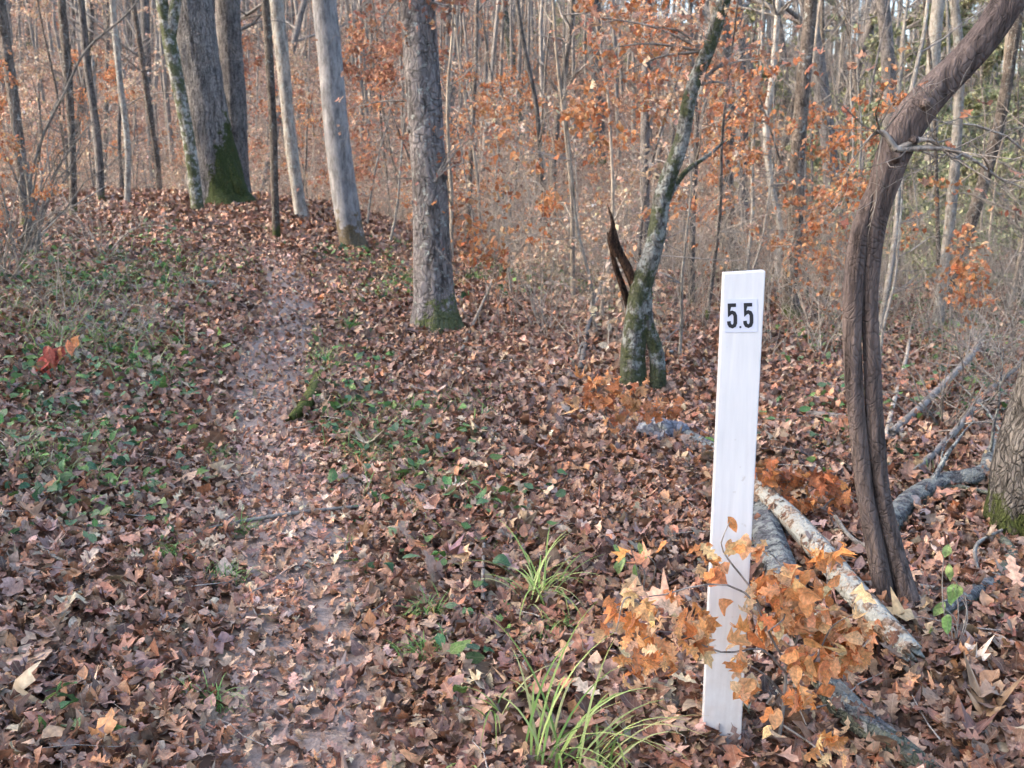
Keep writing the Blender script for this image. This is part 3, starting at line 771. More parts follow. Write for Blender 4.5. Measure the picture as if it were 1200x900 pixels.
log('fallen_branch', 'bare dead branch with forked twigs leaning by the right-edge tree', [(1070, 560, .05), (1110, 520, .2), (1150, 470, .35), (1196, 430, .5)], [8, 8, 6, 4], M['twig'], 69, 'branch', k=8, tw=16)
log('fallen_branch', 'thin whitish twig bent in a hook at the foot of the twisted tree', [(978, 612, .2), (1000, 640, .2), (1042, 668, .15), (1034, 688, .1), (992, 692, .05)], [4.5, 5, 6, 5, 4], M['pale'], 70, 'twig', k=8)
log('fallen_branch', 'long thin pale twig crossing below the hooked twig', [(1040, 682, .05), (1075, 694, .06), (1100, 698, .04), (1150, 640, .1), (1180, 625, .08)], [3, 4, 4, 4, 3], M['pale'], 71, 'twig', k=7)
log('mossy_stick', 'short moss-covered stick lying at the right side of the trail', [(376, 444, .05), (368, 462, .05), (358, 480, .05), (340, 497, .02)], [13, 17, 17, 9], bark_mat('moss_coated_bark', (.10, .08, .05), (.22, .18, .12), moss=1, moss_all=.75, moss_h=.5, mosscol=(.085, .10, .02)), 72, 'stick', k=12)
log('fallen_branch', 'grey branch lying across the slope left of the trail', [(212, 341), (240, 336), (265, 338), (290, 342)], [5, 7, 7, 5], M['twig'], 73, 'branch', k=8)
log('fallen_branch', 'thin dark stick reaching from the leaves onto the trail', [(236, 628), (290, 617), (350, 608), (440, 598)], [3, 5, 5, 3], M['twig'], 74, 'stick', k=7)
log('fallen_branch', 'grey stick lying level behind the foot of the crooked tree', [(730, 424, .1), (770, 420, .12), (800, 405, .15)], [4, 4, 3], M['pale'], 75, 'stick', k=7)
log('fallen_branch', 'straight tan stick propped upright in the leaves right of the stout knotted tree', [(541, 415), (556, 380, .35), (578, 330, .8)], [4, 4, 3], M['tan'], 76, 'stick', k=7)
log('fallen_branch', 'dead forked stick leaning left of the crooked tree foot', [(680, 438), (690, 380, .5), (712, 300, 1.0), (720, 255, 1.2)], [7, 6, 5, 3], M['twig'], 77, 'stick', k=8, tw=5)
log('fallen_branch', 'whitish stick standing beside the dead forked stick', [(676, 425), (694, 370, .5), (722, 250, 1.3)], [4, 4, 3], M['pale'], 78, 'stick', k=7)
log('fallen_branch', 'small upright grey stick poking from the leaves in mid-slope', [(566, 712), (566, 690, .03), (567, 645, .09)], [5, 5, 4], M['twig'], 79, 'stick', k=8)
log('fallen_branch', 'pale broken twig lying in the leaves at the far left', [(45, 645, .02), (62, 658, .02), (84, 670, .01)], [4, 4, 4], M['pale'], 80, 'twig', k=7)
log('fallen_branch', 'thin tan stem zigzagging up right of the twisted tree', [(1034, 532), (1046, 480, .2), (1060, 430, .4), (1066, 392, .55)], [5, 5, 4, 3], M['tan'], 81, 'stick', k=7, tw=3)

g = np.random.default_rng(9); P_ = []
for (p, w_) in ONLOG:
    for _ in range(2 if w_ > .02 else 0):
        if g.uniform() < .42:
            P_.append((p[0] + g.normal(0, w_ * .9), p[1] + g.normal(0, w_ * .9) - w_ * .4, p[2] + w_ * g.uniform(.1, 1.02)))
P_ = np.array(P_); n = len(P_)
batch(LIT, OAK, P_, g.normal(0, 1, (n, 3)), g.normal(0, .35, (n, 3)) + np.array([0, -.4, 1]), g.uniform(.04, .09, n), pick(LITTER, n, g, LW, .26), .4, 4)
for (px, py, r_, n) in [(845, 882, 26, 16), (511, 388, 34, 60), (745, 456, 28, 50), (1065, 722, 34, 30), (1200, 628, 60, 60), (410, 290, 20, 40), (262, 240, 40, 60)]:   # drifts against trunks and post
    P_ = []
    for _ in range(n):
        q = gp(px + g.normal(0, r_ * .7), py + g.normal(0, r_ * .12)); P_.append((q.x, q.y, q.z + g.uniform(.01, .06)))
    P_ = np.array(P_); batch(LIT, OAK, P_, g.normal(0, 1, (n, 3)), g.normal(0, .5, (n, 3)) + np.array([0, 0, 1]), g.uniform(.05, .1, n), pick(LITTER, n, g, LW, .26), .45, 14 + n)
tag(LIT.build('leaf_litter', M['litter'], smooth=True), 'brown fallen oak and maple leaves covering the forest floor', 'leaf litter', kind='stuff')

# bluish half-buried rock
mb = MB(); c = gp(783, 512); R0 = .12
nu, nv = 20, 28; V = []
for a in range(nu):
    th = PI * a / (nu - 1)
    for b_ in range(nv):
        ph = 2 * PI * b_ / nv
        d = Vector((math.sin(th) * math.cos(ph), math.sin(th) * math.sin(ph), math.cos(th)))
        r_ = 1 + noise.noise(d * 1.6 + Vector((3, 1, 7))) * .5 + noise.noise(d * 4) * .14
        V.append((d.x * r_ * .17, d.y * r_ * .13, d.z * r_ * .085))
F = [(a * nv + b_, a * nv + (b_ + 1) % nv, (a + 1) * nv + (b_ + 1) % nv, (a + 1) * nv + b_) for a in range(nu - 1) for b_ in range(nv)]
mb.add(V, F)
o = mb.build('rock', bark_mat('bluish_grey_stone', (.17, .18, .22), (.30, .31, .36), lichen=.15, scale=9, bump=.4, var=0, stretch=1)); o.location = c + Vector((0, 0, .015)); o.rotation_euler = (0, .25, .2)
tag(o, 'bluish-grey half-buried rock beside the foot of the crooked tree', 'rock')

# ------------------------------------------------------------------ orange-leaved sapling around the post
def path_branch(mb, tips, pts_px, Y0, Y1, r0, r1, n=14):
    P = [at(a, c_, Y0 + (Y1 - Y0) * i / (len(pts_px) - 1)) for i, (a, c_) in enumerate(pts_px)]
    pts, rad, _ = smooth_path(P, np.linspace(r0, r1, len(P)), n)
    mb.tube(pts, rad, 6)
    for i in range(2, n): tips.append((pts[i], pts[i] - pts[i - 1], 0))
    return pts
sb = gp(912, 868); g = np.random.default_rng(3)
rootO = empty('orange_sapling', sb, 'low sapling with bright orange dead leaves spreading around the foot of the white post', 'sapling')
mb = MB(); tips = []; YP = pb.y - .1
mb.tube([sb - Vector((0, 0, .03)), at(918, 830, sb.y), at(922, 780, sb.y)], [.006, .005, .0045], 6)
brs = [([(922, 780), (900, 740), (880, 700), (850, 685), (800, 690), (760, 700), (745, 660), (738, 640)], YP, YP - .15),
       ([(922, 790), (890, 760), (850, 765), (800, 745), (770, 740), (740, 760)], YP, YP - .2),
       ([(922, 790), (935, 740), (925, 690), (905, 650), (880, 640)], YP + .05, YP),
       ([(905, 750), (880, 690), (850, 650), (845, 640), (855, 612)], YP, YP - .05),
       ([(925, 780), (960, 740), (970, 700), (966, 655)], YP + .05, YP + .15),
       ([(925, 790), (975, 770), (1010, 760), (1020, 745)], YP + .05, YP + .1),
       ([(925, 800), (950, 780), (980, 730), (1000, 720)], YP, YP - .1),
       ([(918, 820), (935, 830), (945, 850)], YP, YP - .05),
       ([(918, 815), (895, 790), (870, 780), (868, 810)], YP, YP - .08),
       ([(918, 850), (960, 880), (975, 900)], YP - .05, YP - .15),
       ([(760, 715), (735, 700), (722, 740)], YP - .17, YP - .2),
       ([(905, 700), (920, 720), (900, 740)], YP, YP - .1)]
for pp, a, c_ in brs: path_branch(mb, tips, pp, a, c_, .0035, .0012)
mb.build('stem', M['twig'], rootO, origin=sb)
# leaf clumps: centre px, spread px, count
mb = MB()
for (px, py, sx_, sy_, n, Yc) in [(745, 715, 22, 45, 16, YP - .17), (765, 760, 25, 22, 15, YP - .19), (790, 720, 25, 18, 13, YP - .14), (815, 745, 14, 18, 9, YP - .12), (735, 770, 10, 22, 6, YP - .2),
                              (836, 672, 12, 14, 4, YP - .06), (866, 640, 14, 6, 3, YP - .05), (855, 612, 8, 5, 1, YP - .05), (889, 640, 4, 14, 3, YP), (822, 650, 20, 14, 4, YP - .05),
                              (850, 712, 3, 6, 1, YP - .1), (866, 775, 8, 35, 7, YP - .1), (872, 810, 9, 10, 5, YP - .12), (895, 700, 14, 25, 12, YP + .02), (925, 715, 22, 30, 24, YP + .02), (915, 690, 15, 15, 8, YP), (965, 665, 12, 20, 8, YP + .14),
                              (960, 730, 28, 30, 26, YP), (995, 735, 22, 26, 18, YP + .04), (950, 780, 28, 16, 16, YP - .04), (1000, 775, 20, 18, 11, YP), (935, 820, 16, 10, 8, YP - .07), (905, 850, 10, 8, 3, YP - .08), (972, 875, 14, 14, 8, YP - .14), (905, 745, 14, 14, 7, YP), (1015, 745, 12, 18, 7, YP + .05)]:
    n = int(n * 1.5)
    P_ = np.array([tuple(at(px + g.normal(0, sx_ * .65), py + g.normal(0, sy_ * .65), Yc + g.uniform(-.07, .07))) for _ in range(n)])
    for q in P_:
        q[2] = max(q[2], h1(q[0], q[1]) + .03)
    D = g.normal(0, .75, (n, 3)) + np.array([0, 0, -.75]); N = g.normal(0, .7, (n, 3)) + np.array([0, -.8, .45])
    batch(mb, MAPLE if g.uniform() < .3 else OAK if g.uniform() < .5 else BEECH, P_, D, N, g.uniform(.042, .074, n), pick(np.array([(.84, .40, .17), (.88, .48, .24), (.74, .31, .11), (.88, .56, .33), (.66, .27, .10)]), n, g, var=.12), .5, int(px * 7 + py), 1.05)
mb.build('leaves', M['beech'], rootO, origin=sb)

# second small orange shoot by the crooked tree
def shoot(name, label, bpx, clumps, seed, size=.07, pal=ORANGE, Tm=MAPLE, mt='beech', group=None, cat='sapling'):
    g = np.random.default_rng(seed); b0 = gp(*bpx); root = empty(name, b0, label, cat, group)
    mb = MB(); m2 = MB()
    for (px, py, sx_, sy_, n, dY) in clumps:
        Yc = b0.y + dY; e = at(px, py, Yc)
        mid = (b0 + e) / 2 + Vector((g.normal(0, .03), 0, .06))
        pts, rad, _ = smooth_path([b0 - Vector((0, 0, .02)), mid, e], [.005, .004, .0015] if cat == 'sapling' else [.0022, .002, .0012], 10); mb.tube(pts, rad, 5)
        P_ = []
        for _ in range(n):
            p = at(px + g.normal(0, sx_ * .6), py + g.normal(0, sy_ * .6), Yc + g.normal(0, .05)); p.z = max(p.z, h1(p.x, p.y) + .02); P_.append(tuple(p))
            mb.tube([tuple(e + (p - e) * g.uniform(-.1, .2)), tuple((p + e) / 2 + Vector((0, 0, .01))), tuple(p)], [.0018, .0014, .001], 3)
        kd = .25 if cat == 'seedling' else 1
        batch(m2, Tm, np.array(P_), g.normal(0, .7 * kd, (n, 3)) + np.array([0, 0, -.6]), g.normal(0, .6 * kd, (n, 3)) + np.array([0, -.6, .55]), g.uniform(.7, 1.2, n) * size, pick(pal, n, g), .6, seed + int(px))
    mb.build('stem', M['twig'], root, origin=b0); m2.build('leaves', M[mt], root, origin=b0); return root
shoot('orange_sapling', 'knee-high sapling with dull orange leaves in front of the crooked tree', (715, 520), [(700, 455, 30, 16, 26, -.1), (740, 465, 26, 16, 22, 0), (770, 480, 24, 14, 18, 0), (735, 490, 22, 12, 14, -.1), (690, 475, 18, 12, 12, -.1)], 91, .075)
shoot('orange_sapling', 'low sapling with russet leaves between the white post and the twisted tree', (950, 610), [(925, 565, 30, 12, 26, 0), (960, 570, 30, 12, 26, 0), (990, 585, 20, 12, 14, 0), (940, 590, 24, 10, 14, -.1), (905, 560, 15, 12, 10, 0)], 92, .075, pal=ORANGE[[0, 2, 4]])
GREENP = np.array([(.34, .50, .14), (.42, .54, .20), (.28, .44, .12)])
GREENP2 = np.array([(.07, .17, .055), (.10, .21, .05), (.05, .13, .06), (.13, .22, .10), (.16, .26, .07)])
shoot('green_seedling', 'seedling with a few bright yellow-green oval leaves right of the twisted tree foot', (1118, 770), [(1118, 690, 4, 6, 1, 0), (1110, 668, 4, 4, 1, 0), (1121, 690, 3, 3, 1, 0), (1105, 712, 4, 5, 1, 0), (1112, 728, 3, 4, 1, 0), (1097, 738, 4, 4, 1, 0), (1106, 648, 4, 4, 1, 0)], 93, .062, pal=GREENP, Tm=BEECH, mt='green', cat='seedling')
shoot('green_seedling', 'small seedling with pale yellow-green leaves left of the white post', (752, 700), [(728, 660, 5, 6, 2, 0), (742, 668, 3, 5, 1, 0), (757, 650, 4, 3, 1, 0), (722, 640, 3, 3, 1, 0), (750, 640, 3, 3, 1, 0)], 94, .06, pal=GREENP, Tm=BEECH, mt='green', cat='seedling')
shoot('red_leaved_seedling', 'little seedling with red and yellow leaves on the bank at the far left', (70, 455), [(62, 412, 10, 8, 5, 0), (40, 428, 12, 8, 4, 0), (90, 408, 8, 6, 2, 0)], 95, .13, pal=np.array([(.5, .09, .07), (.55, .25, .12), (.42, .10, .08)]), Tm=BEECH, mt='beech', cat='seedling')

# ------------------------------------------------------------------ grass tufts
BLADE = np.array([(.32, .46, .12), (.40, .50, .17), (.24, .38, .09), (.50, .52, .22)])
def blades(mb, g, base, n, L0, L1, lean, width, spread, bias=(0, 0), pal=BLADE):
    for _ in range(n):
        a = g.uniform(0, 2 * PI); d = np.array([math.cos(a) * lean + bias[0], math.sin(a) * lean + bias[1]]) * g.uniform(.3, 1.3)
        L = g.uniform(L0, L1); p = np.array(tuple(base)) + np.array([g.normal(0, spread), g.normal(0, spread), 0]); p[2] = h1(p[0], p[1])
        m_ = 9; V = []; cc = []
        dn = math.hypot(*d) + 1e-6; side = np.array([-d[1] / dn, d[0] / dn, 0]) if g.uniform() < .5 else np.array([1, .2, 0])
        col = pal[g.integers(len(pal))] * g.uniform(.75, 1.25)
        el = g.uniform(.75, 1.35); q = p.copy(); hd = np.array([d[0] / dn, d[1] / dn])
        drop = g.uniform(1.1, 2.3)
        for i in range(m_):
            t = i / (m_ - 1); e = el - drop * t ** 1.3
            w_ = width * (1 - t ** 2.2) * (.5 + min(1, t * 4) * .5) + .0003
            V += [q - side * w_, q + side * w_]
            c_ = col * (1 - .12 * t) + np.array([.12, .06, 0]) * t ** 4
            cc += [(*c_, 1), (*c_, 1)]
            q = q + np.array([hd[0] * math.cos(e), hd[1] * math.cos(e), math.sin(e)]) * L / (m_ - 1)
        F = [(2 * i, 2 * i + 1, 2 * i + 3, 2 * i + 2) for i in range(m_ - 1)]
        mb.add(V, F, cc, np.zeros((len(V), 3)))
def tuft(label, px, n, L0, L1, lean, width, spread, seed, bias=(0, 0), group=None, pal=BLADE):
    g = np.random.default_rng(seed); b0 = gp(*px); mb = MB()
    blades(mb, g, b0, n, L0, L1, lean, width, spread, bias, pal)
    o = mb.build('grass_tuft', M['blade'], None, origin=b0, loc=b0); return tag(o, label, 'grass tuft', group)
tuft('tall tuft of arching yellow-green grass blades in the middle of the slope', (628, 712), 36, .22, .46, .7, .0036, .03, 101, (.25, 0))
tuft('large tuft of long grass blades arching right at the bottom edge', (640, 900), 24, .28, .54, .7, .0038, .03, 102, (.6, .1))
tuft('second arching grass clump at the bottom edge, just right of the large tuft', (690, 910), 16, .24, .46, .7, .0036, .03, 103, (.7, 0))
tuft('sparse tuft of thin grass blades left of the large bottom tuft', (580, 850), 9, .14, .32, .6, .0025, .02, 104, (-.25, 0))
tuft('pair of stiff grass blades rising at the bottom edge left of the big tufts', (548, 905), 4, .1, .2, .25, .0035, .01, 105)
DG = np.array([(.14, .32, .08), (.19, .38, .10), (.26, .42, .12)])
small = [((1090, 560), 'small grass tuft among branches right of the twisted tree'), ((264, 680), 'small bright green grass tuft on the left side of the trail'), ((252, 540), 'green grass tuft near the bend of the trail, on its left'), ((640, 745), 'dense dark green grass tuft below the tall arching tuft'),
         ((500, 722), 'pale green grass tuft between the trail and the tall arching tuft'), ((497, 770), 'dark green grass tuft beside the bottom of the trail'), ((200, 655), 'grass tuft half buried in leaves left of the small bright tuft'),
         ((278, 625), 'tiny grass tuft by the thin dark stick'), ((425, 540), 'broad green grass tuft right of the trail below the mossy stick'), ((405, 480), 'grass tuft right of the mossy stick'),
         ((470, 560), 'grass tuft downhill from the broad green tuft'), ((590, 590), 'grass tuft alone in the leaves in mid-slope'), ((30, 545), 'grass tuft at the left edge among dark leaves'),
         ((250, 830), 'dark grass tuft in the leaves at lower left'), ((380, 425), 'bright grass strip along the right trail edge above the mossy stick'), ((445, 350), 'flat green grass patch left of the foot of the stout knotted tree'),
         ((600, 640), 'leafy green tuft just above the tall arching tuft'), ((410, 385), 'yellow-green grass patch by the trail, left of the stout knotted tree'), ((560, 330), 'grass patch right of the stout knotted tree'),
         ((470, 290), 'grass patch on the crest between two trees'), ((90, 330), 'grass tuft on the bank under the bare arching bush')]
for q, (px, lab) in enumerate(small):
    Yq = gp(*px).y; s_ = 1 + max(0, Yq - 4) * .09
    tuft(lab, px, 60, .07 * s_, .14 * s_, .6, .0016 * s_, .032 * s_, 120 + q, pal=DG)

# scattered green ground cover: small leaves of creeping plants, and fine grass
mb = MB(); g = np.random.default_rng(55)
patches = [(90, 330, 90, 25, 500), (60, 470, 90, 70, 560), (190, 330, 90, 30, 380), (140, 430, 110, 40, 420), (80, 560, 90, 50, 320), (210, 460, 50, 60, 160), (420, 440, 40, 50, 160), (430, 500, 70, 50, 260), (520, 560, 60, 40, 120), (200, 560, 60, 60, 70),
           (460, 340, 60, 20, 260), (430, 300, 60, 12, 260), (620, 320, 60, 12, 300), (600, 600, 40, 40, 60), (190, 280, 60, 12, 200), (980, 400, 60, 30, 260), (1130, 370, 70, 50, 600), (1000, 330, 100, 30, 400), (1130, 460, 60, 40, 160), (640, 340, 80, 20, 260), (960, 500, 80, 50, 90), (560, 760, 60, 60, 40), (100, 620, 80, 40, 80), (60, 850, 60, 30, 30), (500, 520, 100, 80, 80), (360, 420, 20, 30, 80), (900, 330, 60, 12, 200), (740, 360, 50, 20, 120), (470, 640, 70, 60, 60), (30, 300, 60, 25, 200)]
for (px, py, sx_, sy_, n) in patches:
    n = int(n * (.42 if px < 700 else .8))
    P_ = []
    for _ in range(n):
        a, c_ = px + g.normal(0, sx_ * .6), py + g.normal(0, sy_ * .6)
        if c_ < 245: c_ = 250
        p = gp(a, c_)
        if p.y > 45: continue
        if path_dist(p.x, p.y) < .2: continue
        P_.append((p.x, p.y, p.z + g.uniform(.03, .11)))
    P_ = np.array(P_); n = len(P_)
    if n == 0: continue
    batch(mb, BEECH, P_, g.normal(0, 1, (n, 3)) * np.array([1, 1, .4]), g.normal(0, .45, (n, 3)) + np.array([0, 0, 1]), g.uniform(.03, .078, n) * (1 + .02 * P_[:, 1]), pick(GREENP2, n, g, var=.2), .35, int(px * 3 + py), 1.1)
tag(mb.build('ground_cover', M['green']), 'small dark green creeping leaves scattered through the leaf litter', 'ground cover', kind='stuff')
mb = MB()
for (px, py, sx_, sy_, n) in [(70, 365, 90, 40, 130), (200, 320, 100, 30, 110), (60, 530, 60, 40, 120), (440, 520, 60, 40, 110), (470, 330, 80, 25, 160), (640, 320, 70, 15, 160), (130, 410, 90, 40, 110), (540, 480, 60, 20, 40), (1120, 380, 80, 50, 420), (1000, 350, 80, 30, 260), (700, 340, 70, 20, 160), (500, 600, 90, 60, 40), (380, 430, 14, 20, 60)]:
    for _ in range(n):
        p = gp(px + g.normal(0, sx_ * .6), max(250, py + g.normal(0, sy_ * .6)))
        if p.y > 30 or path_dist(p.x, p.y) < .2: continue
        s_ = (1 + .05 * p.y) * (1.35 if px < 250 and 300 < py < 420 else 1.0)
        blades(mb, g, p, 4, .06 * s_, .16 * s_, .6, .0016 * s_, .02, pal=np.vstack([DG, BLADE[:2], [(.42, .36, .24), (.36, .30, .2), (.48, .42, .30), (.40, .33, .24)]]))
tag(mb.build('short_grass', M['blade']), 'fine short grass growing up through the fallen leaves', 'grass', kind='stuff')

# small twigs in the litter
mb = MB(); g = np.random.default_rng(66)
x, y = scatter(1.5, 16, 7, g)
for a, c_ in zip(x, y):
    L = g.uniform(.06, .35); an = g.uniform(0, PI); n = 4
    xs = a + np.linspace(0, 1, n) * L * math.cos(an) + g.normal(0, .008, n); ys = c_ + np.linspace(0, 1, n) * L * math.sin(an) + g.normal(0, .008, n)
    mb.tube(np.stack([xs, ys, H(xs, ys) + .035 + g.uniform(0, .03)], -1), np.linspace(1, .4, n) * g.uniform(.0015, .004), 4)
tag(mb.build('twig_litter', M['twig']), 'small broken twigs scattered over the fallen leaves', 'twig litter', kind='stuff')

# ------------------------------------------------------------------ bare bushes
def bush(label, base, H0, n, mt, seed, r=.008, lean=.5, name='bare_bush', paths=None, group=None):
    g = np.random.default_rng(seed); root = empty(name, base, label, 'bush', group); mb = MB()
    for q in range(n):
        a = g.uniform(0, 2 * PI)
        branch(g, mb, (g.normal(0, .06), g.normal(0, .06), -.03), (math.cos(a) * lean, math.sin(a) * lean, 1), H0 * g.uniform(.6, 1.1), r * g.uniform(.6, 1.1), 2, 5, wander=.35, kids=(3, 5), up=.0)
    if paths:
        for pp, Yq, r0, r1 in paths:
            P = [at(a, c_, Yq) - base for a, c_ in pp]
            pts, rad, _ = smooth_path(P, np.linspace(r0, r1, len(P)), 24); mb.tube(pts, rad, 8)
            for q in range(6):
                i = int(g.uniform(6, 22)); branch(g, mb, pts[i], (g.normal(), g.normal(), .5), g.uniform(.2, .6), .004, 1, 4)
    mb.build('stems', mt, root); return root
b1 = gp(34, 300)
bush('bare grey bush with one long pale arching branch, on the bank at the far left', b1, 2.2, 15, M['pale'], 201, r=.014,
     paths=[([(30, 300), (36, 230), (30, 190)], b1.y, .035, .03), ([(34, 215), (50, 160), (75, 110), (100, 60), (150, 15), (170, -10)], b1.y - .3, .016, .008), ([(40, 300), (60, 210), (90, 165), (110, 140)], b1.y - .2, .012, .006)])
bush('bare tangled grey bush among grasses at the left edge', gp(6, 330), 1.3, 14, M['tan'], 202, r=.009)

bush('tangled pale brush on the left bank below the bare arching bush', gp(70, 372), .8, 14, M['tan'], 209, r=.005, lean=.9)
bush('small thorny grey brush halfway between the left edge and the trail', gp(150, 395), .6, 12, M['twig'], 210, r=.004, lean=1.0)
bush('low tan brush near the slim dark tree at the left', gp(120, 300), 1.0, 12, M['tan'], 211, r=.006, lean=.7)
bush('low bare grey brush on the ground just right of the twisted tree', gp(1110, 500), 1.0, 16, M['twig'], 203, r=.007, lean=.9)
bush('twiggy grey bush under the tree leaning to the right', gp(1150, 420), 1.3, 16, M['twig'], 204, r=.008, lean=.8)
bush('thin tan bush between the dark slim tree and the twisted tree', gp(960, 420), 1.3, 10, M['tan'], 205, r=.007, lean=.5)
bush('low grey bush between the stout knotted tree and the crooked tree', gp(640, 390), 1.2, 12, M['twig'], 206, r=.007, lean=.6)
bush('tiny tan bush left of the crooked tree foot', gp(690, 410), .7, 7, M['tan'], 207, r=.005, lean=.6)
bush('spindly tan bush just left of the white post', gp(800, 400), .8, 6, M['tan'], 208, r=.005, lean=.4)

# ------------------------------------------------------------------ prototypes for the woods
def proto_tree(H0, r0, mt, seed, limbs, group_parts=True, first=.3, lowtw=8):
    g = np.random.default_rng(seed); root = empty('bare_tree', (0, 0, 0)); mb = MB()
    P = [np.array([0, 0, -.3])]; d = np.array([g.normal(0, .05), g.normal(0, .05), 1.0])
    for i in range(9):
        d = d + np.array([g.normal(0, .06), g.normal(0, .06), 0]); d[2] = 1; P.append(P[-1] + d / np.linalg.norm(d) * H0 / 9)
    rr = r0 * np.array([1.35, 1.0, .93, .86, .78, .68, .56, .42, .27, .1])
    pts, rad, _ = smooth_path(P, rr, 34)
    mb.tube(pts, rad, 9 if r0 > .05 else 6, bark_off(pts, rad, 9 if r0 > .05 else 6, seed, .05, .1))
    mb.build('trunk', mt, root)
    mb = MB()
    for q in range(limbs):
        t = g.uniform(first, .95); i = int(33 * t); a = g.uniform(0, 2 * PI)
        branch(g, mb, pts[i], (math.cos(a), math.sin(a), g.uniform(.3, 1)), H0 * g.uniform(.12, .27) * (1.2 - .6 * t), max(.006, rad[i] * .45), 2, 4, kids=(3, 5), n=5)
    for q in range(lowtw):
        t = g.uniform(.04, first); i = int(33 * t); a = g.uniform(0, 2 * PI)
        branch(g, mb, pts[i], (math.cos(a), math.sin(a), g.uniform(.1, .9)), g.uniform(.5, 1.8), .008, 2, 3, kids=(2, 4), n=4)
    mb.build('limbs', M['twig'] if mt != M['tan'] else M['tan'], root)
    return root
big = [proto_tree(17, .16, M['grey'], 301, 15), proto_tree(15, .12, M['brown'], 302, 14), proto_tree(18, .20, M['grey'], 303, 15), proto_tree(14, .10, M['pale'], 304, 13), proto_tree(13, .085, M['brown'], 305, 13)]
thin = [proto_tree(7, .035, M['tan'], 311, 12, first=.2), proto_tree(8.5, .045, M['grey'], 312, 12, first=.2), proto_tree(6, .028, M['pale'], 313, 11, first=.2), proto_tree(9, .05, M['brown'], 314, 12, first=.25), proto_tree(5, .022, M['tan'], 315, 11, first=.15)]

def proto_beech(H0, seed, nleaf, size, pal=ORANGE, mt='beech', T=BEECH):
    g = np.random.default_rng(seed); root = empty('beech_sapling', (0, 0, 0)); mb = MB(); tips = []
    P = [np.array([0, 0, -.1])]; d = np.array([g.normal(0, .1), g.normal(0, .1), 1.0])
    for i in range(6):
        d = d + np.array([g.normal(0, .1), g.normal(0, .1), 0]); d[2] = 1; P.append(P[-1] + d / np.linalg.norm(d) * H0 / 6)
    pts, rad, _ = smooth_path(P, np.linspace(.006 * H0, .003, 7), 20); mb.tube(pts, rad, 6)
    mb.build('trunk', M['pale'] if seed % 2 else M['grey'], root)
    mb = MB()
    for q in range(int(9 + H0 * 2)):
        t = g.uniform(.15, .98); i = int(19 * t); a = g.uniform(0, 2 * PI)
        branch(g, mb, pts[i], (math.cos(a), math.sin(a), .15), H0 * .3 * (1.15 - .75 * t) + .2, .006, 2, 3, wander=.3, up=.0, tips=tips, kids=(3, 5), n=5)
    mb.build('limbs', M['twig'], root)
    tips = [t for t in tips if g.uniform() < .5 + .5 * math.sin(t[0][2] * 3 + t[0][0] * 2)]
    leaves_on(g, tips, int(nleaf * 1.7), size * 1.08, pal, T, droop=.5, spread=.05, seed=seed).build('leaves', M[mt], root)
    return root
ORANGE = (ORANGE * .70 + ORANGE.mean(1, keepdims=True) * .30) * 1.08
RUST = np.array([(.50, .24, .15), (.40, .17, .10), (.50, .27, .16), (.34, .14, .09)])
PALEO = np.array([(.66, .50, .37), (.62, .42, .29), (.70, .58, .46), (.56, .37, .25)])
bee = [proto_beech(3.4, 401, 520, .075), proto_beech(4.6, 402, 700, .075), proto_beech(2.4, 403, 300, .07, pal=PALEO), proto_beech(5.5, 404, 850, .08, pal=PALEO), proto_beech(3.8, 405, 560, .075, pal=RUST)]
EVG = np.array([(.26, .30, .14), (.33, .36, .18), (.42, .43, .24), (.50, .50, .30)])
evg = [proto_beech(5.0, 411, 2600, .10, pal=EVG, mt='green'), proto_beech(3.0, 412, 1500, .09, pal=EVG, mt='green')]
for e in evg: e.name = 'green_shrub'

used = set()
occupied = []
def place(root, px, Y, label, group, cat, rng, sc=1.0, name=None):
    d = ray(px, 300); x = (px - 600) / FPX * (Y / d.y)
    loc = Vector((x, Y, h1(x, Y)))
    if root.name not in used:
        used.add(root.name); o = root; o.location = loc; o.rotation_euler = (0, 0, rng.uniform(0, 6.28)); o.scale = (sc,) * 3
        tag(o, label, cat, group)
    else:
        o = copy_tree(root, loc, rng.uniform(0, 6.28), sc, label, group, (rng.normal(0, .05), rng.normal(0, .05)))
        o['category'] = cat
    return o

g = np.random.default_rng(77)
